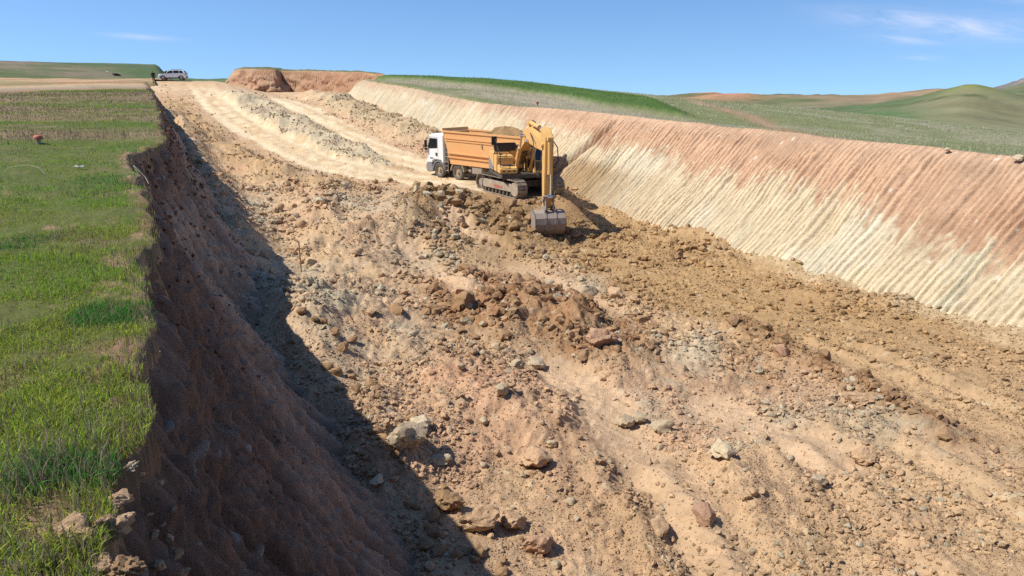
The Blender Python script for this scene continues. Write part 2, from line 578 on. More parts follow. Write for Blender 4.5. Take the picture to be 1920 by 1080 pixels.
def floor_color(x, y, m, ident, rough):
    n1, n2, n3 = fbm(x * .8, y * .8, 5, 101, .6), fbm(x * .21, y * .21, 3, 103), fbm(x * 3, y * 3, 4, 105, .65)
    c = np.repeat(C_TAN[None], len(x), 0)
    c = mixc(c, C_PINK, np.clip(.35 + .6 * n2, 0, 1))
    c = mixc(c, C_GREY, np.clip(m['grey'] * (1.15 + .5 * n1), 0, 1))
    c = mixc(c, C_GREY, sst(n1 + .4 * n2, .45, .95) * .7)
    c = mixc(c, alb(206, 158, 122), np.clip(m['pink'] * (.8 + .5 * n1), 0, .9))
    c = mixc(c, C_OCH, np.clip(m['ochre'] * .95 * (1 - sst(W(x, y), 22, 27) * .3), 0, 1))
    c = mixc(c, C_TAN * .92, np.clip(m['ochre'] * sst(-y, -22, -14), 0, 1) * .75)
    c = mixc(c, C_BRN, np.clip(m['brown'] * (.8 + .4 * n3), 0, 1))
    c = mixc(c, C_SPOIL, np.clip(m['spoil'] * (1.1 + .4 * n3), 0, 1))
    c = mixc(c, C_BRN * .9, np.clip(m['wind'] * (.6 + .5 * n3), 0, .9))
    c = mixc(c, alb(196, 160, 112), m['rubl'] * .8)
    c = mixc(c, alb(206, 190, 154), np.clip(m['ridge'] * 1.8, 0, 1) * np.clip(.75 + .3 * n1, 0, 1))
    c = mixc(c, alb(190, 168, 128), np.clip(m['berm'] * 1.5, 0, 1) * np.clip(.75 + .4 * n1, 0, 1))
    road = mixc(np.repeat(C_PALE[None], len(x), 0), alb(212, 178, 130), np.clip(.3 + .7 * np.sin(pdist(x, y, LANE_L) * 3.2 + n1 * 2) * .6 + .4 * n1, 0, 1))
    road = mixc(road, alb(206, 166, 122), sst(y, 96, 108) * .7)
    c = mixc(c, road, np.clip(np.maximum(m['road'], m['park'] * (y > 43)), 0, 1))
    c = mixc(c, alb(222, 186, 144), m['dozer'] * np.clip(.6 + .5 * n2, 0, 1))
    toe = sst(W(x, y) + .8 * n1 + .4 * n3, 22.6, 25.0) * (1 - sst(y, 26, 31))
    c = mixc(c, alb(216, 194, 152), toe * .75)
    # each lump its own tone
    t = (ident - .5)
    c = np.where(ident[:, None] > 0, c * (1 + .38 * t[:, None]), c)
    pale = (ident > .9)[:, None]
    c = np.where(pale, .45 * c + .55 * C_GREY[None] * 1.1, c)
    return np.clip(c * (1 + .16 * n3[:, None]), 0, .8)


def build_floor():
    dense = np.radians(np.linspace(-42, 42, 760))
    th = np.concatenate([np.radians(np.linspace(-62, -42.4, 24)), dense, np.radians(np.linspace(42.4, 66, 24))])
    rs, r = [], 5.0
    while r < 142:
        rs.append(r)
        r += min(max(.032, 2.75e-4 * r * r), .55)
    rs = np.array(rs)
    T, Rr = np.meshgrid(th, rs)
    x, y = (Rr * np.sin(T)).ravel(), (Rr * np.cos(T)).ravel()
    F = grid_faces(len(rs), len(th))
    w = W(x, y)
    ok = (w > np.where(y > 88, -1.5, .2)) & (w < np.where(y > 98, 38, 29.6)) & (y > 1.5) & (y < np.where(w > 9, 131, 118.5))
    keep = ok[F].all(1)
    V0 = np.stack([x, y], 1)
    V0, F = compact(V0, F, keep)
    x, y = V0[:, 0], V0[:, 1]
    w = W(x, y)
    z, m, ident, rough = floor_height(x, y)
    z = z - .8 * sst(y, 114, 118) * (1 - sst(w, 7, 11))
    z = z - 1.2 * (1 - sst(w, -1.5, .0)) * (y > 80)
    c = floor_color(x, y, m, ident, rough)
    o = np_mesh('pit_floor', np.stack([x, y, z], 1), F, M_FLOOR, c)
    tag(o, kind='structure')
    print('floor quads', len(F), flush=True)


def field_color(x, y):
    """left grass field"""
    n1, n2, n3 = fbm(x * .35, y * .35, 4, 201), fbm(x * 1.6, y * 1.6, 4, 203), fbm(x * .05, y * .22, 3, 205)
    green, lush, dry = np.array([.085, .135, .026]), np.array([.062, .135, .020]), np.array([.24, .20, .12])
    R = np.hypot(x, y)
    far = sst(R, 17, 24)
    g = mixc(np.repeat(green[None], len(x), 0), lush, np.clip(.4 + n1, 0, 1))
    drym = np.clip(far * (.52 + .75 * n3 + .35 * n1), 0, .85)
    band = np.exp(-((R - 27) / 3.0) ** 2) * .5
    drym = np.clip(drym + band - .8 * np.exp(-((R - 94) / 7) ** 2), 0, .9)
    drym = np.maximum(drym, .35 * sst(n2, .3, .9))
    return g, dry, drym


def bare_mask(x, y):
    n1, n2 = fbm(x * .9, y * .9, 4, 211), fbm(x * 2.6, y * 2.6, 3, 213)
    e = edge_l(y) - W(x, y)                      # distance in from the lip
    R = np.hypot(x, y)
    n3 = fbm(x * 8, y * 8, 3, 215)
    b = sst(n1 + .8 * n2 + .6 * n3, 1.05, 1.7) * .6 * (1 - sst(R, 9, 18))
    b = np.maximum(b, (1 - sst(e + .16 * n2, .05, .30)) * .9)
    b = np.maximum(b, np.exp(-(((e - .25) / .3) ** 2 + ((y - 2.5) / .5) ** 2)))
    return np.clip(b, 0, 1)


def right_dist(x, y):
    return (W(x, y) - edge_r(y)) * .894


def upland_color(x, y):
    R = np.hypot(x, y)
    w = W(x, y)
    uu = 960 + FPX * 1.042 * x / np.maximum(y, .5)
    n1, n2, n3 = fbm(x * .15, y * .15, 4, 221), fbm(x * .9, y * .9, 4, 223, .6), fbm(x * .03, y * .12, 3, 225)
    g, dry, dm = field_color(x, y)
    c = mixc(g, dry, dm)
    b = bare_mask(x, y)
    soil = mixc(np.repeat(alb(186, 152, 116)[None], len(x), 0), alb(140, 108, 78), np.clip(.5 + n2, 0, 1))
    c = mixc(c * np.array([1.05, .85, .9]), soil, np.clip(b + .15 * (R < 20), 0, 1))
    # dirt track and trampled strip beyond the left field
    R1 = np.interp(uu, [-1500, 0, 290, 420, 700], [60, 82, 103, 106, 106])
    q = R - R1 + n1 * 1.5
    strip = sst(q, .5, 2) * (1 - sst(q, 34, 37))
    lay = np.clip(.5 + .6 * np.sin(q * .52) + .5 * n2, 0, 1)
    sc = mixc(np.repeat(alb(206, 170, 126)[None], len(x), 0), alb(164, 128, 92), lay)
    sc = mixc(sc, alb(140, 138, 92), sst(n3 + n1, .35, .8) * .6 * (q > 12))
    sc = mixc(sc, alb(168, 156, 130), np.exp(-((q - 6) / 3) ** 2) * .8)
    c = mixc(c, sc, strip)
    hill = sst(q, 34, 37)
    hg = mixc(np.repeat(np.array([.10, .125, .05])[None], len(x), 0), np.array([.20, .16, .11]), np.clip(.35 + .5 * sst(q, 50, 80) + .9 * n1, 0, 1))
    hg = mixc(hg, np.array([.075, .115, .045]), sst(uu, 180, 300))
    hg = mixc(hg, alb(176, 128, 104), np.exp(-((uu - 318) / 9) ** 2) * (1 - sst(q, 70, 80)))
    c = mixc(c, hg, hill)
    # road end in the middle
    mid = sst(w, -1.0, 1.0) * (1 - sst(w, 28, 29)) * (1 - hill)
    c = mixc(c, sc, mid * (y > 60))
    # right side
    d = right_dist(x, y)
    rt = sst(w, 28.2, 28.8)
    rg = np.repeat(np.array([.17, .185, .08])[None], len(x), 0)
    rg = mixc(rg, np.array([.31, .27, .19]), np.clip(np.exp(-((d - 10 + 3 * n1) / 7) ** 2) * 1.0 + .5 * n1, 0, .9))
    crop = crop_mask(x, y)
    rg = mixc(rg, np.array([.075, .13, .03]), crop)
    rg = mixc(rg, np.array([.15, .15, .08]), sst(d, 70, 110) * np.clip(.5 + n1, 0, 1))
    far = sst(x, 22, 40)
    rg = mixc(rg, np.array([.25, .235, .15]), far * np.clip(.5 + .8 * n1, 0, 1) * .8)
    tr = np.exp(-((x - 24 - .06 * (y - 60) + n1) / 1.6) ** 2) * (y < 110)
    rg = mixc(rg, alb(176, 138, 110), tr * .8)
    lip = (1 - sst(d + .25 * n2, -.1, .25))
    rg = mixc(rg, alb(196, 160, 122), lip)
    c = mixc(c, rg, rt)
    return np.clip(c * (1 + .15 * n2[:, None]), 0, .8)


def crop_mask(x, y):
    n = fbm(x * .1, y * .1, 3, 231)
    k = W(x, y) - (34.5 + (107 - y) * .34) + .8 * n
    return sst(k, 0, 1.0) * (1 - sst(x + n, 16, 19)) * (1 - sst(k, 24, 30)) * sst(y, 50, 56) * (1 - sst(y, 114, 122))


def turf(x, y):
    R = np.hypot(x, y)
    return (.022 * fbm(x * 4, y * 4, 4, 241, .6) + .02 * fbm(x * 1.3, y * 1.3, 3, 243)) * (1 - sst(R, 40, 60))


def build_upland():
    dense = np.radians(np.linspace(-43, 42, 600))
    th = np.concatenate([np.radians(np.linspace(-180, -43.5, 60)), dense, np.radians(np.linspace(42.5, 180, 60))])
    rs, r = [], .45
    while r < 172:
        rs.append(r)
        r *= 1.0135
    rs = np.array(rs)
    T, Rr = np.meshgrid(th, rs)
    x, y = (Rr * np.sin(T)).ravel(), (Rr * np.cos(T)).ravel()
    F = grid_faces(len(rs), len(th))
    w = W(x, y)
    el, er = edge_l(y), edge_r(y)
    el = np.where(y > 95, np.maximum(el, .6), el)
    pit = (w > el + .40) & (w < er - .9) & (y > .9) & (y < 117.5)
    keep = ~(pit[F].any(1))
    V0, F = compact(np.stack([x, y], 1), F, keep)
    x, y = V0[:, 0], V0[:, 1]
    z = upland(x, y)
    R = np.hypot(x, y)
    e = edge_l(y) - W(x, y)
    b = bare_mask(x, y)
    n = fbm(x * 4, y * 4, 4, 241, .6)
    z = z + turf(x, y)
    cl, ident = clods(x, y, .2, 251, .5)
    z = z + cl * .5 * b * (R < 25) * np.exp(-(e / .5) ** 2)
    inpit = (W(x, y) < 20) & (y < 105)
    z = np.where(inpit, z - .10 * np.exp(-np.maximum(e, 0) / .10) * (R < 60), z)
    d = right_dist(x, y)
    z = np.where(inpit & (e < 0), np.maximum(z - .12 + (6.5 - 5.5 * sst(y, 89, 95)) * e * .894, z - np.where(y > 93, 1.3, 99)), z)
    z = np.where((W(x, y) > 20) & (d < 0) & (y < 117), z + d / .8 - .14, z)
    z = np.where(W(x, y) > 20, z - .04 * np.exp(-np.maximum(d, 0) / .3) + .12 * np.exp(-((d - .9) / .6) ** 2), z)
    z = z + .55 * crop_mask(x, y)
    # the land drops under the far sheet of hills and behind the cut end
    c = upland_color(x, y)
    V = np.stack([x, y, z], 1)
    # split into left field, right field
    fw = W(x, y)[F].mean(1)
    fy = y[F].mean(1)
    left = (fw < 14)
    for nm, k in (('grass_field', left), ('meadow', ~left)):
        v2, f2, c2 = compact(V, F, k, c)
        tag(np_mesh(nm, v2, f2, M_FIELD, c2), kind='structure')


def build_left_bank():
    ys, y = [], -3.0
    while y < 93:
        ys.append(y)
        y += max(.021, .0056 * abs(y))
    ys = np.array(ys)
    prof_z = np.array([0.0, -.25, -1.2, -2.6, -4.2, -5.6, -6.6])
    prof_r = np.array([-.06, .06, .32, .98, 2.0, 3.1, 4.2])
    q = np.linspace(0, 1, 170)
    zz = -6.6 * q ** 1.05
    run = np.interp(-zz, -prof_z, prof_r)
    Y, Q = np.meshgrid(ys, np.arange(len(q)))
    RUN, ZZ = run[Q], zz[Q]
    Yf, RUN, ZZ = Y.ravel(), RUN.ravel(), ZZ.ravel()
    e = edge_l(Yf)
    top = upland(e - .5 * Yf, Yf) - .10
    s = Yf * 1.118
    fade = sst(-ZZ, .0, .5)
    # scraped streaks run down the slope, slanting with the dig
    sl = s + RUN * .35
    st = fbm(sl * 3.2, ZZ * .45, 4, 301, .6)
    st2 = fbm(sl * 11, ZZ * .6, 4, 305, .6)
    lump = fbm(s * 1.1, ZZ * 1.1, 4, 303)
    cl, ident = clods(s, ZZ * 1.2, .32, 307, .35)
    cl2, id2 = clods(s, ZZ * 1.2, .13, 317, .4)
    gr = fbm(sl * 16, ZZ * 4, 4, 309, .7)
    disp = .12 * st + .065 * st2 + .09 * lump + .5 * cl * .5 + cl2 * .7 + .05 * gr - .07 * sst(np.abs(st), .0, .12) * 0 + 0
    notch = np.exp(-((Yf - 15.8) / 1.6) ** 2)
    disp = disp * fade
    RUN2 = RUN + disp * .85
    x = e - .5 * Yf + .894 * RUN2
    yy = Yf + .447 * RUN2
    z = top + ZZ + disp * .45
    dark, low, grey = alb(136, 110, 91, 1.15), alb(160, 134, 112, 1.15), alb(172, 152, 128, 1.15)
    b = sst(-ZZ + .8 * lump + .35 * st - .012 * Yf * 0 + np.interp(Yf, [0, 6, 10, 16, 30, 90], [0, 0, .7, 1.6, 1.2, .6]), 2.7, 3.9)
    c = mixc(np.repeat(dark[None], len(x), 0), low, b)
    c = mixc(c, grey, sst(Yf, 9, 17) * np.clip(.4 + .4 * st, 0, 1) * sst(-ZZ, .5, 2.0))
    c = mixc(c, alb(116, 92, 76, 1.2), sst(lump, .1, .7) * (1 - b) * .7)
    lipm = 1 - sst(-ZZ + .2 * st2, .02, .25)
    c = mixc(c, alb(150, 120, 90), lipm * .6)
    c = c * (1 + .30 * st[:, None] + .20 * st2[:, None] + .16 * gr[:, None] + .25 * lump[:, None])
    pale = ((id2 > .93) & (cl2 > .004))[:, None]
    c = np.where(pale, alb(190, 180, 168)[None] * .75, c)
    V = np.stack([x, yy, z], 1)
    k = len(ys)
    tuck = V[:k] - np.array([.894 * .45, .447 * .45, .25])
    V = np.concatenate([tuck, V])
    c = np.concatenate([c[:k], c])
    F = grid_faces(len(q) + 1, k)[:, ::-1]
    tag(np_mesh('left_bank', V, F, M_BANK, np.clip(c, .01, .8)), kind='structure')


def build_right_bank():
    ys, y = [], 1.0
    while y < 116:
        ys.append(y)
        y += .25 if y < 15 else (.036 if y < 46 else .05 + .0016 * (y - 46))
    ys = np.array(ys)
    nq = 84
    q = np.linspace(0, 1, nq)
    Y, Q = np.meshgrid(ys, q)
    Yf, Qf = Y.ravel(), Q.ravel()
    e = edge_r(Yf)
    ztop = z_edge_r(Yf) + .02
    drop = (ztop + 6.6) * Qf
    run = .80 * drop + .12 * (1 - np.exp(-drop / .15)) - .1
    run = run + .35 * np.exp(-((drop - 4.8) / 1.2) ** 2)
    s = Yf * 1.118
    wob = fbm(s * .3, drop * .25, 3, 401) * .12 + fbm(s * 1.1, drop * .15, 3, 402) * .10
    # tooth grooves of the digging bucket, straight down the slope in passes of five teeth
    sp = .235
    ps = s + wob - drop * .14
    k = np.floor(ps / sp)
    fr = ps / sp - k
    hk = hash2(k, k * 0 + np.floor(drop / 2.2 + hash2(k, k * 0, 403)), 405)
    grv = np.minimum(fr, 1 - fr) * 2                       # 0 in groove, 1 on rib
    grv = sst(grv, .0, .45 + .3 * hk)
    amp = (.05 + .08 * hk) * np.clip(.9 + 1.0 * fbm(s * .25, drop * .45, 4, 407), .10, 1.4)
    amp = amp * (1 - .75 * sst(Yf, 58, 70))
    passk = np.floor(ps / (sp * 5))
    step = (hash2(passk, passk * 0, 409) - .5) * .16
    lump = fbm(s * .6, drop * .6, 4, 411)
    fine = fbm(s * 3.5, drop * 1.8, 5, 413, .7)
    cl, ident = clods(s, drop, .3, 415, .16)
    cl2, id2 = clods(s, drop, .14, 425, .3)
    inn = sst(drop, .03, .5)
    disp = (amp * grv + step * .5 + .05 * lump + .04 * fine) * inn + .4 * cl * inn + cl2 * .35 * inn
    # an older trench line crossing the face
    tl = np.exp(-((ps - 51.0 - (drop - 2) * .6) / .35) ** 2) * sst(drop, .2, .8)
    disp = disp - .4 * tl
    RUN = run + disp * .6
    x = (e - .5 * Yf) - .894 * RUN
    yy = Yf - .447 * RUN
    z = ztop - drop + disp * .75 - .03
    up, lo, cream = alb(214, 172, 134, 1.2), alb(224, 202, 162, 1.25), alb(230, 214, 180, 1.25)
    bnd = np.interp(Yf, [0, 18, 25, 32, 40, 46, 52, 60, 75, 116], [2.4, 2.35, 2.35, 2.15, 1.85, 1.4, .7, .1, -.2, -.5])
    bm = sst(drop - bnd + .55 * fbm(s * .35, drop * .2, 3, 421) + .8 * (hk - .5) + .6 * fine, -.3, .4)
    c = mixc(np.repeat(up[None], len(x), 0), lo, bm)
    c = mixc(c, alb(192, 146, 110, 1.3), np.clip(fbm(s * .2, drop * .7, 4, 423), 0, 1) * (1 - bm) * .8)
    c = mixc(c, cream, bm * sst(fbm(s * .5, drop * .4, 4, 427) + .25 * sst(drop, 3, 4.5), .15, .6) * .8)
    c = mixc(c, alb(200, 196, 166, 1.32), bm * sst(fbm(s * 1.6, drop * .4, 4, 429), .3, .9) * .5)
    c = mixc(c, alb(214, 176, 140, 1.32), (1 - sst(drop + .3 * lump, .3, 1.0)) * .6)
    c = mixc(c, alb(222, 190, 150, 1.32), sst(Yf, 58, 70) * (1 - bm) * .6)
    c = mixc(c, alb(172, 138, 92, 1.3), np.exp(-((Yf - 44) / 5) ** 2) * sst(drop, 2.4, 3.2) * .8)
    # ribs scraped pale, groove bottoms darkened in colour to stand in for shade
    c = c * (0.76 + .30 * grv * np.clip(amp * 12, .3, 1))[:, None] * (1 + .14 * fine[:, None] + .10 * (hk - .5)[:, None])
    c = mixc(c, alb(140, 100, 72), tl * .7)
    pale = ((id2 > .95) & (cl2 > .01))[:, None]
    c = np.where(pale, alb(228, 214, 190)[None], c)
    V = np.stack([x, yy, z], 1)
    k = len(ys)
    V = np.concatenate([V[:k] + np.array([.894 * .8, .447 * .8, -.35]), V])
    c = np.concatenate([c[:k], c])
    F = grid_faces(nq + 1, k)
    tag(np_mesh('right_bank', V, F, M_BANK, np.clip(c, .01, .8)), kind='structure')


def build_end_bank():
    """the near end of the cut, below the photographer's feet"""
    xs = np.linspace(-1, 45, 160)
    q = np.linspace(0, 1, 24)
    X, Q = np.meshgrid(xs, q)
    X, Q = X.ravel(), Q.ravel()
    z = np.minimum(upland(X, X * 0 + .7), 0) - .06 - 6.2 * Q
    y = .7 + 3.6 * Q + .25 * fbm(X * .8, Q * 5, 4, 501) * sst(Q, 0, .2)
    c = np.repeat(alb(150, 110, 82)[None], len(X), 0) * (1 + .2 * fbm(X * 2, Q * 9, 3, 503))[:, None]
    tag(np_mesh('end_bank', np.stack([X, y, z], 1), grid_faces(24, 160)[:, ::-1], M_BANK, c), kind='structure')


def zat(u, v, R):
    """height of the point seen at (u, v), R metres away over the ground"""
    d = ray(u, v)
    return EYE + d[2] * R / math.hypot(d[0], d[1])


HU = [1100, 1280, 1340, 1400, 1480, 1560, 1640, 1700, 1760, 1810, 1835, 1870, 1920, 1980, 2100, 2400]
HV = {300: [215, 222, 230, 236, 238, 236, 234, 232, 232, 236, 238, 242, 250, 255, 260, 260],
      400: [214, 218, 222, 226, 226, 222, 216, 212, 208, 205, 206, 212, 222, 232, 240, 240],
      520: [210, 212, 214, 215, 212, 208, 202, 192, 174, 161, 160, 168, 181, 194, 200, 200],
      700: [205, 205, 206, 206, 202, 200, 195, 186, 182, 182, 184, 186, 190, 196, 200, 200],
      950: [190, 177, 172, 177, 180, 180, 181, 173, 167, 172, 176, 176, 180, 184, 190, 190],
      1300: [190, 186, 184, 186, 184, 184, 186, 182, 180, 180, 180, 178, 176, 178, 182, 182],
      1900: [190, 186, 184, 182, 179, 179, 181, 182, 184, 184, 176, 166, 147, 136, 126, 150],
      3000: [186, 184, 182, 181, 180, 180, 182, 184, 184, 184, 182, 176, 165, 160, 150, 160]}


def hills_z(x, y):
    R = np.hypot(x, y)
    uu = 960 + FPX * np.tan(np.clip(np.arctan2(x, np.maximum(y, 1e-3)), -1.2, 1.2)) * 1.042
    Rs = sorted(HV)
    rows = []
    for r in Rs:
        zz = np.array([zat(u, v, r) for u, v in zip(HU, HV[r])])
        # smooth the knots a little
        rows.append(np.interp(uu, HU, zz))
    rows = np.stack(rows, 0)
    lr = np.log(np.clip(R, Rs[0], Rs[-1]))
    L = np.log(np.array(Rs))
    idx = np.clip(np.searchsorted(L, lr) - 1, 0, len(Rs) - 2)
    t = (lr - L[idx]) / (L[idx + 1] - L[idx])
    t = t * t * (3 - 2 * t)
    j = np.arange(len(x))
    tab = rows[idx, j] * (1 - t) + rows[idx + 1, j] * t
    tab = EYE + (tab - EYE) * np.maximum(R / 3000, 1) ** 1.3
    up = upland(x, y)
    b = sst(R, 175, 300) * sst(uu, 1000, 1280)
    z = up * (1 - b) + tab * b
    z = z + fbm(x * .006, y * .006, 5, 601) * .0011 * R * sst(R, 220, 500) + fbm(x * .02, y * .02, 5, 603, .6) * (.5 + .0016 * R) * sst(R, 200, 330)
    rock = sst(R, 1500, 1800) * (1 - sst(R, 2300, 2600)) * sst(uu, 1850, 1880)
    z = z + rock * (12 * fbm(x * .012, y * .012, 6, 605, .6))
    return z, uu, R, rock


def build_hills():
    th = np.concatenate([np.radians(np.linspace(-180, -46, 50)), np.radians(np.linspace(-45, 45, 420)), np.radians(np.linspace(46, 180, 50))])
    rs = [158.0]
    while rs[-1] < 6500:
        rs.append(rs[-1] * (1.02 if rs[-1] < 2500 else 1.08))
    rs = np.array(rs)
    T, Rr = np.meshgrid(th, rs)
    x, y = (Rr * np.sin(T)).ravel(), (Rr * np.cos(T)).ravel()
    z, uu, R, rock = hills_z(x, y)
    z = z - .5 * (1 - sst(R, 160, 171))
    n1, n2, n3 = fbm(x * .008, y * .008, 5, 611), fbm(x * .03, y * .03, 4, 613), fbm(x * .002, y * .02, 4, 615)
    N = len(x)
    c = np.repeat(np.array([.105, .135, .06])[None], N, 0)
    c = mixc(c, np.array([.16, .155, .09]), np.clip(.35 + n1, 0, 1))
    c = mixc(c, np.array([.07, .13, .045]), sst(n2 + n3, .2, .8) * .6)
    c = mixc(c, alb(176, 140, 112), np.exp(-((R - 900) / 170) ** 2) * np.clip(.45 + 1.1 * n1, 0, 1) * .75)
    c = mixc(c, alb(205, 140, 105), np.exp(-((R - 950) / 130) ** 2) * np.exp(-((uu - 1350) / 90) ** 2) * np.clip(.9 + n2, 0, 1))
    c = mixc(c, alb(200, 145, 112), np.exp(-((R - 950) / 110) ** 2) * np.exp(-((uu - 1700) / 60) ** 2) * np.clip(.5 + n2, 0, 1) * .7)
    top = np.exp(-((R - 520) / 70) ** 2) * np.exp(-((uu - 1830) / 50) ** 2)
    c = mixc(c, np.array([.20, .215, .06]), top * .8)
    right = sst(uu, 1680, 1800) * (R > 230) * (1 - sst(R, 470, 520))
    c = mixc(c, np.array([.20, .19, .10]), right * np.clip(.55 + .8 * n1 + .25 * np.sin(R * .35), 0, 1))
    stripe = np.exp(-((uu - np.interp(R, [190, 250, 330, 430], [1900, 1830, 1700, 1580]) + 30 * n2) / 38) ** 2) * sst(R, 185, 215) * (1 - sst(R, 430, 480))
    c = mixc(c, np.array([.045, .105, .028]), np.clip(stripe * 1.2, 0, .95))
    c = mixc(c, np.array([.075, .15, .05]), np.exp(-((R - 400) / 70) ** 2) * np.exp(-((uu - 1600) / 90) ** 2) * .7)
    line = np.exp(-((R - np.interp(uu, [1560, 1640, 1760, 1860], [540, 500, 470, 455])) / 5) ** 2) * (uu > 1560) * (uu < 1860)
    c = mixc(c, np.array([.06, .085, .035]), line * .8)
    c = mixc(c, alb(128, 120, 116), rock * .9)
    c = mixc(c, alb(170, 140, 122), rock * sst(n2, .3, .7) * .5)
    left = 1 - sst(uu, 500, 800)
    c = mixc(c, np.array([.085, .125, .055]), left * .8)
    c = c * (1 + .15 * n2[:, None])
    tag(np_mesh('hills', np.stack([x, y, z], 1), grid_faces(len(rs), len(th)), M_HILL, np.clip(c, .01, .8)), kind='structure')


def resample(p, step):
    p = np.asarray(p, float)
    seg = np.hypot(*(p[1:, :2] - p[:-1, :2]).T)
    s = np.concatenate([[0], np.cumsum(seg)])
    t = np.arange(0, s[-1], step)
    return np.stack([np.interp(t, s, p[:, k]) for k in range(p.shape[1])], 1), t


def build_far_bank():
    """brown cut face at the end of the haul road with a grassy top running back"""
    P = []
    for u, t, vt, vb in ((424, 131, 153, 154), (430, 128, 146, 156), (438, 126, 134, 158), (450, 125, 130.5, 160), (490, 124, 130.5, 162), (512, 123.5, 131.5, 163), (517, 123.5, 132.5, 163), (520, 126, 133, 163),
                         (526, 127.5, 133.5, 163), (545, 127, 134, 165), (620, 122, 134.5, 170), (680, 116, 136, 168), (722, 112, 140.5, 156)):
        d, d2 = ray(u, vt), ray(u, vb)
        P.append((d[0] * t, d[1] * t, EYE + d[2] * t, EYE + d2[2] * t - .8))
    P, s = resample(P, .14)
    n = len(P)
    T = np.gradient(P[:, :2], axis=0)
    T /= np.linalg.norm(T, axis=1)[:, None]
    T = np.stack([np.convolve(np.pad(T[:, k], 12, mode='edge'), np.ones(25) / 25, 'valid') for k in (0, 1)], 1)
    Nn = np.stack([T[:, 1], -T[:, 0]], 1)                 # towards the camera
    rows, cols, nr = [], [], 0
    q = np.linspace(0, 1, 26)
    red, tan = alb(194, 148, 112), alb(208, 168, 130)
    for k in q:                                           # bottom to top
        z = P[:, 3] + (P[:, 2] - P[:, 3]) * k
        grv = np.abs(((s / .42 + .4 * fbm(s * .4, s * 0 + k, 2, 701)) % 1) - .5) * 2
        out = 1.1 * (1 - k) + .22 * (grv - .5) * (s > 12) * np.sin(k * 3.14) ** .5 + .3 * fbm(s * .6, s * 0 + k * 3, 4, 703) * np.sin(k * 3.14)
        out = out + 1.4 * np.exp(-((s - 14) / 4.0) ** 2) * (1 - k) ** 1.5 * (1 + fbm(s, s * 0 + k * 4, 3, 705))
        rows.append(np.stack([P[:, 0] + Nn[:, 0] * out, P[:, 1] + Nn[:, 1] * out, z + .06 * fbm(s * 2, s * 0 + k * 6, 3, 707)], 1))
        nn = fbm(s * .5, s * 0 + k * 3, 4, 709)
        c = mixc(np.repeat(red[None], n, 0), tan, np.clip(.35 + .7 * nn - .3 * (s > 12), 0, 1))
        c = c * (.78 + .3 * grv * (s > 12) + .25 * (s <= 12))[:, None]
        cols.append(c)
    for back, dz in ((.5, .12), (2, .2), (6, .3), (14, .5), (30, .6), (55, -.5)):
        bx = P[:, 0] - .25 * back
        by = P[:, 1] + back
        rows.append(np.stack([bx, by, P[:, 2] + dz + .06 * fbm(bx, by, 3, 711) + .25 * fbm(bx * .12, by * .12, 3, 713)], 1))
        cols.append(np.repeat(np.array([.12, .13, .06])[None], n, 0) * (1 + .3 * fbm(bx * .5, by * .5, 3, 715))[:, None] * (np.array([1.35, 1.15, 1.2])[None] if back < 8 else 1))
    V, C = np.concatenate(rows), np.concatenate(cols)
    tag(np_mesh('far_bank', V, grid_faces(len(rows), n), M_BANK, np.clip(C, .01, .8)), kind='structure')


build_floor()
build_upland()
build_left_bank()
build_right_bank()
build_end_bank()
build_hills()
build_far_bank()

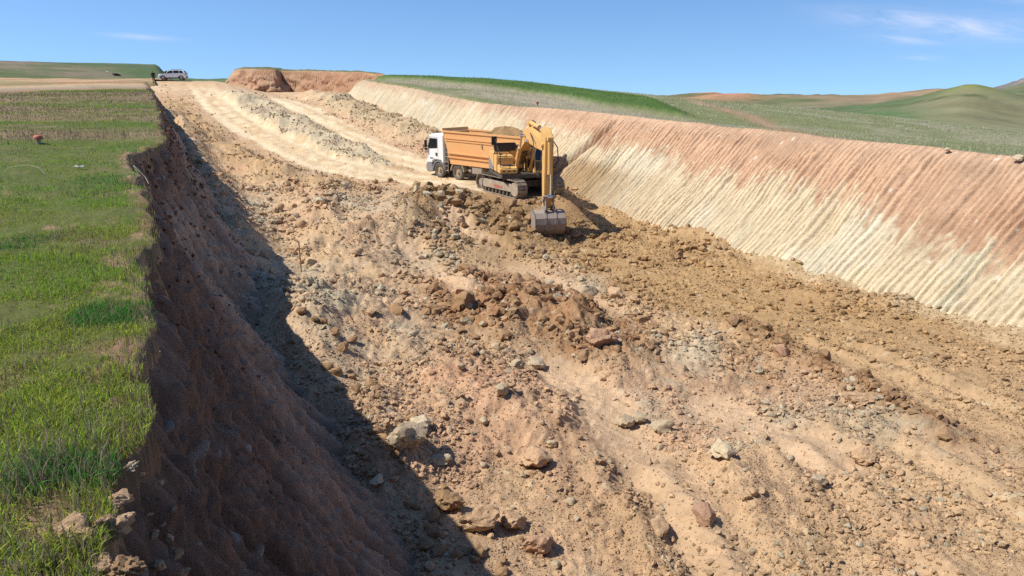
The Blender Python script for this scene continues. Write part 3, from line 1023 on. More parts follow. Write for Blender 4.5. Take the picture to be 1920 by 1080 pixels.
# ================================================================== machines: mesh builder
class MB:
    """collects boxes, prisms, tubes and lathes into ONE mesh"""

    def __init__(s):
        s.v, s.f = [], []

    def add(s, vs, fs):
        k = len(s.v)
        s.v += [tuple(map(float, p)) for p in vs]
        s.f += [tuple(i + k for i in f) for f in fs]
        return s

    def box(s, c, d, rot=None, taper=(1, 1)):
        cx, cy, cz = c
        hx, hy, hz = d[0] / 2, d[1] / 2, d[2] / 2
        vs = [(-hx, -hy, -hz), (hx, -hy, -hz), (hx, hy, -hz), (-hx, hy, -hz)] + [(a * taper[0], b * taper[1], hz) for a, b in ((-hx, -hy), (hx, -hy), (hx, hy), (-hx, hy))]
        if rot is not None:
            vs = [rot @ Vector(p) for p in vs]
        vs = [(p[0] + cx, p[1] + cy, p[2] + cz) for p in vs]
        return s.add(vs, [(0, 3, 2, 1), (4, 5, 6, 7), (0, 1, 5, 4), (1, 2, 6, 5), (2, 3, 7, 6), (3, 0, 4, 7)])

    def prism(s, poly, y0, y1, axis='y'):
        """polygon in x-z pulled along y (or polygon in x-y pulled along z)"""
        n = len(poly)
        if axis == 'y':
            vs = [(a, y0, b) for a, b in poly] + [(a, y1, b) for a, b in poly]
        elif axis == 'x':
            vs = [(y0, a, b) for a, b in poly] + [(y1, a, b) for a, b in poly]
        else:
            vs = [(a, b, y0) for a, b in poly] + [(a, b, y1) for a, b in poly]
        fs = [tuple(range(n)), tuple(range(2 * n - 1, n - 1, -1))] + [(i, i + n, (i + 1) % n + n, (i + 1) % n) for i in range(n)]
        return s.add(vs, fs)

    def cyl(s, p0, p1, r0, r1=None, n=14):
        r1 = r0 if r1 is None else r1
        p0, p1 = Vector(p0), Vector(p1)
        q = (p1 - p0).to_track_quat('Z', 'Y')
        vs = []
        for p, r in ((p0, r0), (p1, r1)):
            for i in range(n):
                a = 2 * math.pi * i / n
                vs.append(p + q @ Vector((r * math.cos(a), r * math.sin(a), 0)))
        fs = [tuple(range(n - 1, -1, -1)), tuple(range(n, 2 * n))] + [(i, (i + 1) % n, (i + 1) % n + n, i + n) for i in range(n)]
        return s.add(vs, fs)

    def tube(s, pts, r, n=7):
        for a, b in zip(pts[:-1], pts[1:]):
            s.cyl(a, b, r, r, n)
        return s

    def lathe(s, prof, y0, n=24):
        """profile of (radius, offset along y) round the y axis at the origin"""
        k = len(prof)
        vs = []
        for i in range(n):
            a = 2 * math.pi * i / n
            vs += [(r * math.cos(a), y0 + o, r * math.sin(a)) for r, o in prof]
        fs = []
        for i in range(n):
            j = (i + 1) % n
            fs += [(i * k + t, i * k + t + 1, j * k + t + 1, j * k + t) for t in range(k - 1)]
        return s.add(vs, fs)

    def build(s, name, mat, parent=None, bevel=0.0, smooth=False, loc=(0, 0, 0), rz=0.0):
        me = bpy.data.meshes.new(name)
        me.from_pydata(s.v, [], s.f)
        bm = bmesh.new()
        bm.from_mesh(me)
        bmesh.ops.recalc_face_normals(bm, faces=bm.faces)
        if bevel:
            ed = [e for e in bm.edges if len(e.link_faces) == 2 and e.calc_face_angle(0) > .5]
            bmesh.ops.bevel(bm, geom=ed, offset=bevel, segments=2, affect='EDGES', clamp_overlap=True)
        bm.to_mesh(me)
        bm.free()
        if smooth:
            me.shade_smooth()
            try:
                me.set_sharp_from_angle(angle=math.radians(40))
            except Exception:
                pass
        if mat:
            me.materials.append(mat)
        o = bpy.data.objects.new(name, me)
        COL.objects.link(o)
        o.parent = parent
        o.location = loc
        o.rotation_euler = (0, 0, rz)
        return o


DUST = (0.36, 0.27, 0.17)
P_ORANGE = paint("tipper_orange", (0.70, 0.33, 0.10), .55, dirt=.65, dirtcol=(.62, .42, .24))
P_YELLOW = paint("digger_yellow", (0.68, 0.36, 0.075), .5, dirt=.75, dirtcol=(.60, .43, .23))
P_WHITE = paint("cab_white", (0.80, 0.80, 0.79), .35, dirt=.15, dirtcol=(.6, .52, .42))
P_GREY = paint("grey_panel", (0.20, 0.21, 0.23), .5, dirt=.4, dirtcol=DUST)
P_BLACK = paint("black_plastic", (0.018, 0.018, 0.02), .55, dirt=.35, dirtcol=(.16, .13, .1))
P_STEEL = paint("worn_steel", (0.34, 0.29, 0.25), .55, metal=.25, dirt=.7, dirtcol=(.30, .22, .15))
P_TRACK = paint("dusty_track", (0.10, 0.085, 0.07), .8, dirt=1.0, dirtcol=(.46, .36, .24), scale=5)
P_FRAME = paint("dusty_frame", (0.28, 0.22, 0.15), .7, dirt=.9, dirtcol=(.50, .41, .30), scale=4)
P_CHASSIS = paint("dusty_chassis", (0.045, 0.04, 0.036), .7, dirt=.7, dirtcol=(.22, .17, .11))
P_TYRE = paint("dusty_tyre", (0.05, 0.048, 0.046), .9, dirt=.8, dirtcol=(.26, .23, .19), scale=2, spec=.2)
P_RIM = paint("dusty_rim", (0.34, 0.25, 0.15), .6, dirt=.7, dirtcol=(.42, .31, .19))
P_CHROME = paint("chrome_rod", (0.75, 0.76, 0.78), .15, metal=1.0, dirt=.05)
P_CARW = paint("car_white", (0.80, 0.80, 0.79), .25, dirt=.06, dirtcol=(.6, .55, .48), spec=.5)
P_TAIL = paint("tail_lamp_red", (0.35, 0.02, 0.02), .3, dirt=.2)
P_RED = paint("faded_red", (0.50, 0.11, 0.07), .6, dirt=.3)
P_LAMP = paint("lamp_glass", (0.75, 0.75, 0.72), .15, dirt=.1)


def glass_mat():
    m = bpy.data.materials.new("dark_glass")
    m.use_nodes = True
    b = m.node_tree.nodes['Principled BSDF']
    b.inputs['Base Color'].default_value = (.012, .016, .020, 1)
    b.inputs['Roughness'].default_value = .06
    b.inputs['Specular IOR Level'].default_value = .6
    return m


P_GLASS = glass_mat()


def copy_tree(o, parent=None):
    c = o.copy()
    COL.objects.link(c)
    c.parent = parent
    for ch in list(o.children):
        copy_tree(ch, c)
    return c


# ------------------------------------------------------------------ tipper truck
def truck_wheel(parent, x, y, side):
    w = MB().lathe([(.30, -.14), (.36, -.155), (.48, -.16), (.525, -.12), (.535, -.06), (.535, .06), (.525, .12), (.48, .16), (.36, .155), (.30, .14)], 0, 28)
    for k in range(26):
        a = 2 * math.pi * k / 26
        rot = Matrix.Rotation(-a, 3, 'Y')
        w.box((.535 * math.cos(a), 0, .535 * math.sin(a)), (.022, .25, .06), rot)
    t = w.build('wheel', P_TYRE, parent, loc=(x, y, .535), smooth=True)
    h = MB().lathe([(.31, .12), (.30, .07), (.22, .05), (.20, .06), (.12, .09), (.11, .15), (.0001, .15)] if side > 0 else [(.31, -.12), (.30, -.07), (.22, -.05), (.20, -.06), (.12, -.09), (.11, -.15), (.0001, -.15)], 0, 20)
    h.build('rim', P_RIM, t, smooth=True)
    return t


def build_truck():
    hx, hy = -.73, .683
    x0, y0 = -1.83, 48.44
    zg = float(np.median(floor_z([x0, x0 - 2, x0 + 2, x0 - 1], [y0, y0 + 1.5, y0 - 1.5, y0 - 1])))
    root = empty('dump_truck', (x0, y0, zg), math.atan2(hy, hx))
    tag(root, 'dump truck with white cab and orange tipper body parked behind the excavator', 'truck')
    # chassis
    m = MB()
    for s in (-1, 1):
        m.box((-.2, s * .42, .92), (8.6, .09, .27))
    for x in (3.5, 1.56, -.6, -2.2, -3.55):
        m.box((x, 0, .9), (.12, .8, .2))
    for x in (3.5, 1.56, -2.2, -3.55):
        m.cyl((x, -.95, .53), (x, .95, .53), .075)
        m.box((x, 0, .53), (.32, .36, .34))
    m.build('chassis', P_CHASSIS, root)
    for x in (3.5, 1.56, -2.2, -3.55):
        for s in (1, -1):
            truck_wheel(root, x, s * 1.06, s)
    for x in (-2.2, -3.55):                                  # twin rear tyres
        for s in (1, -1):
            truck_wheel(root, x, s * .71, s)
    # cab: side outline pulled across, nose slightly raked
    side = [(2.98, 1.02), (2.98, 2.98), (3.15, 3.05), (4.35, 3.03), (4.52, 2.92), (4.74, 1.95), (4.78, 1.35), (4.78, .98), (4.25, .98), (4.18, 1.12), (4.0, 1.22), (3.3, 1.22), (3.1, 1.05)]
    cab = MB().prism(side, -1.22, 1.22).build('cab', P_WHITE, root, bevel=.05, smooth=True)
    g = MB()
    g.add([(4.555, -1.06, 2.84), (4.555, 1.06, 2.84), (4.77, 1.10, 1.98), (4.77, -1.10, 1.98)], [(0, 1, 2, 3)])
    g.add([(4.52, -1.06, 2.84), (4.52, 1.06, 2.84), (4.73, 1.10, 1.98), (4.73, -1.10, 1.98)], [(0, 1, 2, 3)])
    g.build('windscreen', P_GLASS, cab)
    for s in (1, -1):
        y = s * 1.222
        MB().prism([(3.62, 2.05), (3.62, 2.72), (4.42, 2.72), (4.60, 2.10), (4.50, 1.98), (4.0, 2.02)], y - .02 * s, y + .012 * s).build('side_window', P_GLASS, cab)
        f = MB()
        for a, b in (((3.56, 1.28), (3.56, 2.80)), ((3.56, 2.80), (4.46, 2.80)), ((4.46, 2.80), (4.68, 1.95)), ((4.68, 1.95), (4.66, 1.28)), ((3.56, 1.28), (4.2, 1.28))):
            f.cyl((a[0], y, a[1]), (b[0], y, b[1]), .012, n=5)
        f.build('door_seam', P_GREY, cab)
        MB().box((3.72, y + .02 * s, 1.62), (.16, .035, .2)).build('door_handle', P_BLACK, cab)
        MB().box((4.28, y + .008 * s, 1.32), (.34, .012, .1)).build('door_badge', P_GREY, cab)
        r = MB()
        r.box((4.72, s * 1.36, 2.32), (.10, .20, .50))
        r.box((4.72, s * 1.36, 1.94), (.10, .18, .16))
        r.tube([(4.6, s * 1.22, 2.72), (4.70, s * 1.36, 2.62), (4.70, s * 1.36, 1.84), (4.66, s * 1.22, 1.74)], .022)
        r.build('mirror', P_BLACK, cab, bevel=.02)
        # front mudguard
        arc = [(3.5 + .66 * math.cos(a), .535 + .66 * math.sin(a)) for a in np.linspace(.15, 3.0, 14)]
        arc += [(3.5 + .58 * math.cos(a), .535 + .58 * math.sin(a)) for a in np.linspace(3.0, .15, 14)]
        MB().prism(arc, s * .82, s * 1.25).build('front_mudguard', P_GREY, root)
        arc = [(1.56 + .70 * math.cos(a), .535 + .70 * math.sin(a)) for a in np.linspace(.1, 3.04, 14)]
        arc += [(1.56 + .63 * math.cos(a), .535 + .63 * math.sin(a)) for a in np.linspace(3.04, .1, 14)]
        MB().prism(arc, s * .82, s * 1.25).build('rear_mudguard', P_FRAME, root)
    b = MB()
    b.prism([(4.10, .45), (4.10, .62), (4.25, .98), (4.80, .98), (4.90, .80), (4.88, .42), (4.7, .30), (4.35, .34)], -1.24, 1.24)
    b.build('bumper', P_GREY, root, bevel=.04)
    g = MB()
    for k in range(5):
        g.box((4.80, 0, 1.12 + .16 * k), (.05, 1.7, .07))
    g.build('grille', P_BLACK, cab)
    for s in (1, -1):
        MB().box((4.88, s * .95, .72), (.06, .36, .2)).build('headlight', P_LAMP, root, bevel=.02)
    v = MB().prism([(4.36, 2.94), (4.78, 2.80), (4.80, 2.74), (4.40, 2.88)], -1.0, 1.0)
    v.build('sun_visor', P_BLACK, cab)
    # steps and ladder behind the cab
    l = MB()
    for yy in (1.10, 1.24):
        pass
    for k in range(8):
        l.cyl((2.86, 1.18, .55 + .32 * k), (2.54, 1.18, .55 + .32 * k), .018, n=6)
    l.cyl((2.86, 1.18, .45), (2.86, 1.18, 2.9), .022, n=6)
    l.cyl((2.54, 1.18, .45), (2.54, 1.18, 2.9), .022, n=6)
    l.build('ladder', P_FRAME, root)
    MB().box((2.74, .2, 1.75), (.28, 1.6, 1.5)).build('engine_tunnel', P_CHASSIS, root, bevel=.03)
    MB().cyl((2.74, -.95, 1.2), (2.74, -.95, 3.0), .11).build('exhaust_stack', P_STEEL, root)
    for k in range(2):
        MB().cyl((.55, .98, .72 + .36 * k), (.28, .98, .72 + .36 * k), .15, n=16).build('air_tank', P_STEEL, root, smooth=True)
    MB().box((-.4, .98, .78), (1.05, .5, .52)).build('fuel_tank', P_STEEL, root, bevel=.06, smooth=True)
    MB().box((-.3, -.98, .78), (1.3, .5, .55)).build('battery_box', P_CHASSIS, root, bevel=.03)
    # tipper body: open box, front wall leaning over the cab
    zt, zb = 3.22, 1.16
    body = MB()
    W2 = 1.25
    for s in (1, -1):
        y = s * W2
        body.prism([(2.20, zb), (2.92, zt), (-4.95, zt - .06), (-4.75, zb)], y - s * .07, y - s * .01)
        body.prism([(2.92, zt - .02), (2.96, zt + .09), (-4.98, zt + .03), (-4.95, zt - .08)], y - s * .11, y + s * .05)          # top rail
        body.prism([(2.70, zt - .44), (2.74, zt - .36), (-4.95, zt - .42), (-4.95, zt - .5)], y - s * .03, y + s * .035)           # upper swage
        body.prism([(2.62, zt - .60), (2.66, zt - .53), (-4.93, zt - .59), (-4.93, zt - .66)], y - s * .03, y + s * .03)
        body.prism([(2.38, zb + .62), (2.42, zb + .70), (-4.82, zb + .64), (-4.80, zb + .56)], y - s * .03, y + s * .10)
        body.prism([(2.38, zb + .34), (2.38, zb + .42), (-4.80, zb + .38), (-4.78, zb + .30)], y - s * .03, y + s * .07)
        body.prism([(2.20, zb - .10), (2.20, zb + .06), (-4.76, zb + .06), (-4.74, zb - .10)], y - s * .12, y + s * .03)
    body.prism([(2.20, zb - .02), (2.20, zb + .10), (-4.75, zb + .10), (-4.75, zb - .02)], -1.15, 1.15)                             # bed
    body.prism([(2.16, zb), (2.90, zt), (2.98, zt), (2.24, zb)], -1.25, 1.25)                                                       # front wall
    tb = body.build('tipper_body', P_ORANGE, root)
    MB().prism([(2.90, zt + .02), (3.02, zt + .24), (3.08, zt + .24), (2.99, zt + .02)], -1.24, 1.24).build('headboard', P_ORANGE, tb)
    tg = MB()
    tg.prism([(-4.78, zb), (-4.98, zt - .04), (-5.06, zt - .04), (-4.86, zb)], -1.25, 1.25)
    for k in range(4):
        yy = -1.1 + k * .733
        tg.prism([(-4.86, zb), (-5.06, zt - .1), (-5.13, zt - .1), (-4.93, zb)], yy - .05, yy + .05)
    tg.build('tailgate', P_ORANGE, root)
    for xx in (-1.0,):
        MB().prism([(xx, 2.32), (xx + .06, 2.62), (xx + .12, 2.62), (xx + .1, 2.32)], 1.25, 1.31).build('side_hook', P_FRAME, tb)
    for k, (xa, xb) in enumerate(((1.6, .9), (-.4, -1.1))):
        pass
    MB().box((-3.0, 0, 1.08), (3.2, .9, .12)).build('subframe', P_CHASSIS, root)
    MB().cyl((1.9, 0, .9), (2.2, 0, 2.7), .11, .08).build('hoist_cylinder', P_CHASSIS, root)
    for s in (1, -1):
        MB().box((-4.9, s * .9, .85), (.05, .35, .14)).build('tail_lamp', P_TAIL, root)
        MB().box((-4.45, s * .95, .55), (.02, .5, .5)).build('mud_flap', P_BLACK, root)
    # heaped load
    h, r = math.atan2(hy, hx), None
    n, k = 60, 26
    U, Vv = np.meshgrid(np.linspace(-4.75, 2.5, n), np.linspace(-1.15, 1.15, k))
    U, Vv = U.ravel(), Vv.ravel()
    z = 2.75 + .95 * np.exp(-((U + 1.9) / 1.7) ** 2 - (Vv / .95) ** 2) + .25 * np.exp(-((U + 3.6) / 1.2) ** 2 - (Vv / 1.0) ** 2)
    cl, _ = clods(U, Vv, .35, 901, .8)
    z = z + fbm(U * 1.6, Vv * 1.6, 4, 903) * .12 + cl * .8
    cc = np.repeat((C_SPOIL * .95)[None], len(U), 0) * (1 + .3 * fbm(U * 2, Vv * 2, 4, 905))[:, None]
    lo = np_mesh('earth_load', np.stack([U, Vv, z], 1), grid_faces(k, n), M_FLOOR, cc)
    lo.location = (x0, y0, zg)
    lo.rotation_euler = (0, 0, h)
    tag(lo, 'brown heap of earth loaded in the orange tipper body', 'earth heap')
    return root


# ------------------------------------------------------------------ excavator
def crawler(parent, y, rz):
    Lh, R0, zc = 1.75, .46, .50
    root = empty('crawler_track', (0, 0, 0), rz, parent)
    belt = MB()
    per = 4 * Lh + 2 * math.pi * R0
    n = 48
    for i in range(n):
        s = per * i / n
        if s < 2 * Lh:
            p, a = (-Lh + s, zc + R0), 0.0
        elif s < 2 * Lh + math.pi * R0:
            a = (s - 2 * Lh) / R0
            p = (Lh + R0 * math.sin(a), zc + R0 * math.cos(a))
        elif s < 4 * Lh + math.pi * R0:
            p, a = (Lh - (s - 2 * Lh - math.pi * R0), zc - R0), math.pi
        else:
            a = math.pi + (s - 4 * Lh - math.pi * R0) / R0
            p = (-Lh + R0 * math.sin(a), zc + R0 * math.cos(a))
        rot = Matrix.Rotation(a, 3, 'Y')
        belt.box((p[0], y, p[1]), (per / n * .94, .60, .035), rot)
        o = rot @ Vector((per / n * .3, 0, .03))
        belt.box((p[0] + o[0], y, p[1] + o[2]), (.022, .58, .03), rot)
        o = rot @ Vector((0, 0, -.05))
        belt.box((p[0] + o[0], y, p[1] + o[2]), (per / n * .9, .16, .08), rot)
    belt.build('track_belt', P_TRACK, root)
    f = MB()
    f.prism([(-1.55, .28), (-1.62, .52), (-1.45, .74), (1.30, .74), (1.5, .62), (1.55, .30)], y - .22, y + .22)
    f.build('track_frame', P_FRAME, root, bevel=.03)
    s = -1 if y < 0 else 1
    MB().cyl((Lh, y - .24, zc), (Lh, y + .26 * 1, zc), .36, n=20).build('idler', P_FRAME, root, smooth=True)
    sp = MB().cyl((-Lh, y - .12, zc), (-Lh, y + .12, zc), .36, n=20)
    sp.cyl((-Lh, y - .26, zc), (-Lh, y + .26, zc), .2, n=16)
    sp.build('sprocket', P_STEEL, root, smooth=True)
    for k in range(8):
        xx = -1.32 + k * .38
        MB().cyl((xx, y - .2, .17), (xx, y + .2, .17), .10, n=12).build('roller', P_CHASSIS, root, smooth=True)
    for xx in (-.7, .6):
        MB().cyl((xx, y - .2, .84), (xx, y + .2, .84), .07, n=12).build('carrier_roller', P_CHASSIS, root, smooth=True)
    lt = MB()
    for k in range(7):
        lt.box((-.28 + k * .13, y + s * .225, .47), (.085, .012, .15))
    lt.build('lettering', P_RED, root)
    return root


def ram(parent, name, a, b, y, r, split=.58):
    A, B = Vector((a[0], y, a[1])), Vector((b[0], y, b[1]))
    C = A.lerp(B, split)
    m = MB().cyl(A, C, r, n=14)
    m.cyl(A.lerp(B, split - .04), A.lerp(B, split + .01), r * 1.15, n=14)
    m.cyl((a[0], y - r * 1.2, a[1]), (a[0], y + r * 1.2, a[1]), r * 1.1, n=12)
    o = m.build(name, P_YELLOW, parent, smooth=True)
    rd = MB().cyl(C, B, r * .55, n=12)
    rd.cyl((b[0], y - r * 1.2, b[1]), (b[0], y + r * 1.2, b[1]), r * .95, n=12)
    rd.build('piston_rod', P_CHROME, o, smooth=True)
    return o


def build_excavator():
    x0, y0 = .40, 38.5
    zg = float(np.median(floor_z([x0, x0 - .6, x0 + 1, x0 - .9], [y0, y0 - .6, y0 - 1.2, y0 + .8])))
    rz = math.atan2(-.975, .22)
    root = empty('excavator', (x0, y0, zg), rz)
    tag(root, 'yellow crawler excavator with its bucket lowered to the pit floor', 'excavator')
    tr = math.atan2(-.85, .53) - rz
    for s in (-1, 1):
        crawler(root, s * 1.2, tr)
    u = MB()
    u.box((0, 0, .62), (2.0, 1.9, .34), Matrix.Rotation(tr, 3, 'Z'))
    u.cyl((0, 0, .75), (0, 0, 1.04), .72, n=28)
    u.build('turntable', P_CHASSIS, root)
    p = MB().prism([(1.55, -1.3), (1.55, 1.3), (-1.7, 1.35), (-2.3, .9), (-2.3, -.9), (-1.7, -1.35)], 1.02, 1.22, 'z')
    p.build('platform', P_CHASSIS, root)
    # counterweight: rounded tail
    arc = [(-1.55, -1.38)] + [(-1.55 - 1.15 * math.sin(a), -1.38 * math.cos(a)) for a in np.linspace(.25, math.pi - .25, 13)] + [(-1.55, 1.38)]
    cw = MB().prism(arc, 1.16, 2.18, 'z').build('counterweight', P_GREY, root, bevel=.06, smooth=True)
    # right-hand side (towards the left of the picture): doors, fuel tank, tool box
    sd = MB().prism([(-1.54, 1.24), (-1.54, 2.22), (-.2, 2.22), (-.2, 1.24)], -1.40, -.50).build('side_housing', P_YELLOW, root, bevel=.04, smooth=True)
    MB().prism([(-1.5, 1.26), (-1.5, 1.95), (-.24, 1.45), (-.24, 1.26)], -1.425, -1.40).build('side_panel', P_GREY, sd)
    ft = MB().prism([(-.18, 1.24), (-.18, 2.12), (.56, 2.12), (.62, 2.05), (.62, 1.24)], -1.40, -.46).build('fuel_tank', P_YELLOW, root, bevel=.04, smooth=True)
    MB().cyl((.2, -1.1, 2.12), (.2, -1.1, 2.2), .09).build('filler_cap', P_BLACK, ft)
    tb = MB().prism([(.64, 1.24), (.64, 1.66), (1.34, 1.62), (1.50, 1.50), (1.50, 1.24)], -1.38, -.44).build('tool_box', P_YELLOW, root, bevel=.04, smooth=True)
    for k in range(3):
        MB().cyl((1.50, -1.18 + k * .28, 1.40), (1.53, -1.18 + k * .28, 1.40), .05, n=10).build('marker_lamp', P_BLACK, tb)
    MB().box((1.05, -.9, 1.665), (.5, .7, .015)).build('step_tread', P_BLACK, tb)
    hood = MB().prism([(-1.52, 1.3), (-1.52, 2.42), (-.5, 2.46), (-.34, 2.3), (-.34, 1.3)], -.49, 1.36).build('engine_hood', P_YELLOW, root, bevel=.04, smooth=True)
    MB().box((-.98, .1, 2.48), (.95, 1.0, .05)).build('hood_tread', P_BLACK, hood)
    g2 = MB().prism([(-.35, 2.2), (-.35, 2.72), (-.75, 2.66), (-.8, 2.44)], -1.3, -.1)
    g2.build('air_cleaner_cover', P_BLACK, root, bevel=.04, smooth=True)
    MB().cyl((-1.15, .9, 2.4), (-1.15, .9, 2.95), .07).build('exhaust_pipe', P_STEEL, root)
    rl = MB().tube([(.55, -1.36, 2.1), (.55, -1.36, 2.75), (-.1, -1.36, 3.0), (-.1, -1.36, 2.15)], .022)
    rl.tube([(1.4, -1.36, 1.6), (1.4, -1.36, 2.25), (.6, -1.36, 2.6)], .022)
    rl.build('handrail', P_BLACK, root)
    mr = MB().box((.0, -1.40, 2.86), (.08, .30, .46))
    mr.cyl((.0, -1.36, 2.5), (.0, -1.36, 2.7), .02)
    mr.build('mirror', P_BLACK, root, bevel=.02)
    # cab on the left-hand side
    cs = [(-.22, 1.22), (-.22, 2.86), (-.05, 2.98), (1.05, 2.98), (1.28, 2.82), (1.52, 1.9), (1.52, 1.22)]
    cb = MB().prism(cs, .48, 1.42).build('cab', P_YELLOW, root, bevel=.05, smooth=True)
    for s, y in ((1, 1.425), (-1, .475)):
        MB().prism([(-.1, 1.75), (-.1, 2.78), (.3, 2.84), (.3, 1.75)], y - .012, y + .012).build('rear_side_window', P_GLASS, cb)
        MB().prism([(.38, 1.5), (.38, 2.84), (1.06, 2.84), (1.22, 2.74), (1.42, 1.92), (1.42, 1.5)], y - .012, y + .012).build('door_window', P_GLASS, cb)
    MB().add([(1.10, .54, 2.95), (1.10, 1.36, 2.95), (1.30, 1.36, 2.82), (1.30, .54, 2.82)], [(0, 1, 2, 3)]).add(
        [(1.315, .54, 2.80), (1.315, 1.36, 2.80), (1.545, 1.36, 1.92), (1.545, .54, 1.92)], [(0, 1, 2, 3)]).add(
        [(1.546, .54, 1.86), (1.546, 1.36, 1.86), (1.546, 1.36, 1.4), (1.546, .54, 1.4)], [(0, 1, 2, 3)]).build('windscreen', P_GLASS, cb)
    # boom
    bp = [(.05, 1.55), (.75, 2.02), (1.55, 2.62), (2.15, 2.90), (2.75, 2.98), (4.2, 2.84), (5.50, 2.80), (5.80, 2.94), (5.82, 3.16), (5.60, 3.28), (4.6, 3.42), (3.3, 3.66), (2.6, 3.72), (1.95, 3.56), (1.3, 3.12), (.5, 2.42), (-.02, 1.92), (-.08, 1.68)]
    boom = MB().prism(bp, -.23, .23)
    boom.cyl((.08, -.42, 1.74), (.08, .42, 1.74), .13)
    boom.build('boom', P_YELLOW, root, bevel=.03, smooth=True)
    for s in (-1, 1):
        MB().prism([(-.3, 1.2), (.45, 1.2), (.25, 1.95), (-.08, 1.98)], s * .36 - .03, s * .36 + .03).build('boom_bracket', P_YELLOW, root)
    for s in (-1, 1):
        ram(root, 'boom_cylinder', (.92, 1.36), (2.28, 3.28), s * .40, .095, .66)
    MB().box((2.3, 0, 3.62), (.2, .12, .5)).build('cylinder_bracket', P_YELLOW, root)
    ram(root, 'stick_cylinder', (2.45, 3.92), (5.28, 3.74), 0, .095, .62)
    sp = [(5.14, 3.72), (5.24, 3.90), (5.50, 3.88), (6.02, 3.46), (6.08, 3.1), (6.02, 1.9), (5.93, .27), (5.82, .11), (5.66, .13), (5.60, .31), (5.46, 2.1), (5.34, 3.0)]
    st = MB().prism(sp, -.20, .20)
    st.cyl((5.66, -.3, 3.08), (5.66, .3, 3.08), .12)
    st.build('stick', P_YELLOW, root, bevel=.03, smooth=True)
    ram(root, 'bucket_cylinder', (6.14, 3.42), (6.20, .75), 0, .105, .60)
    lk = MB()
    for s in (-1, 1):
        lk.prism([(6.12, 1.16), (6.28, 1.12), (5.90, .78), (5.78, .86)], s * .25 - .025, s * .25 + .025)
        lk.prism([(6.10, 1.12), (6.28, 1.12), (6.34, .52), (6.18, .50)], s * .18 - .03, s * .18 + .03)
    lk.cyl((6.2, -.32, 1.1), (6.2, .32, 1.1), .055)
    lk.cyl((5.84, -.30, .84), (5.84, .30, .84), .05)
    lk.build('bucket_linkage', P_STEEL, root, loc=(0, 0, -.35))
    # bucket: curved shell, open towards the machine
    out = [(5.66, .40), (6.02, .42), (6.34, .34), (6.52, .12), (6.56, -.16), (6.44, -.46), (6.18, -.70), (5.86, -.84), (5.45, -.90)]
    inn = [(5.45, -.865), (5.85, -.80), (6.16, -.66), (6.40, -.44), (6.51, -.15), (6.47, .10), (6.31, .29), (6.02, .37), (5.66, .36)]
    bk = MB()
    hw = .76
    k = len(out)
    for o_, i_ in ((list(range(k)), list(range(k))),):
        for a in range(k - 1):
            quad = [out[a], out[a + 1], inn[k - 2 - a], inn[k - 1 - a]]
            bk.prism(quad, -hw, hw)
    for s in (-1, 1):
        bk.prism(out + [(5.45, -.5), (5.52, 0)], s * hw - s * .04, s * hw)
    B = bk.build('bucket', P_STEEL, root, loc=(0, 0, -.35))
    rb = MB()
    for yy in (-.25, .25):
        for a in range(k - 2):
            (xa, za), (xb, zb_) = out[a], out[a + 1]
            rb.prism([(xa, za), (xb, zb_), (xb + .03, zb_ + .02), (xa + .03, za + .03)], yy - .05, yy + .05)
    for s in (-1, 1):
        rb.prism([(5.56, .36), (5.60, .62), (5.90, .62), (6.22, .66), (6.36, .50), (6.34, .33)], s * .24 - .03, s * .24 + .03)
    rb.build('bucket_ear', P_STEEL, B)
    for i in range(5):
        yy = -.66 + i * .33
        MB().prism([(5.50, -.92), (5.50, -.83), (5.22, -.94), (5.20, -.97)], yy - .06, yy + .06).build('tooth', P_STEEL, B)
    for s in (-1, 1):
        MB().prism([(5.44, -.6), (5.52, -.6), (5.58, -.1), (5.48, -.1)], s * .77 - .02, s * .77 + .02).build('side_cutter', P_STEEL, B)
    # hoses
    hs = MB()
    hs.tube([(3.6, -.3, 3.5), (4.4, -.36, 3.2), (5.0, -.42, 2.5), (5.3, -.42, 1.75), (5.45, -.36, 1.62), (5.5, -.26, 2.2), (5.5, -.22, 2.8)], .025)
    hs.build('hose', P_BLACK, root)
    h2 = MB().tube([(5.5, .3, 3.3), (5.95, .42, 3.0), (6.05, .44, 2.4), (5.95, .3, 2.05), (5.9, .22, 2.1)], .025)
    h2.build('hose', P_BLACK, root)
    h3 = MB().tube([(2.1, .08, 3.7), (2.5, .1, 4.05), (2.9, .12, 4.0), (3.5, .12, 3.68)], .025)
    h3.build('hose', P_BLACK, root)
    h4 = MB()
    for k in range(4):
        h4.tube([(.5, -.12 + .08 * k, 1.3), (.9, -.12 + .08 * k, 1.5), (1.0, -.12 + .08 * k, 2.0), (1.3, -.12 + .08 * k, 2.4)], .02)
    h4.build('hose_bundle', P_BLACK, root)
    lp = MB().box((3.0, -.33, 3.1), (.12, .1, .14))
    lp.build('work_lamp', P_LAMP, root)
    return root


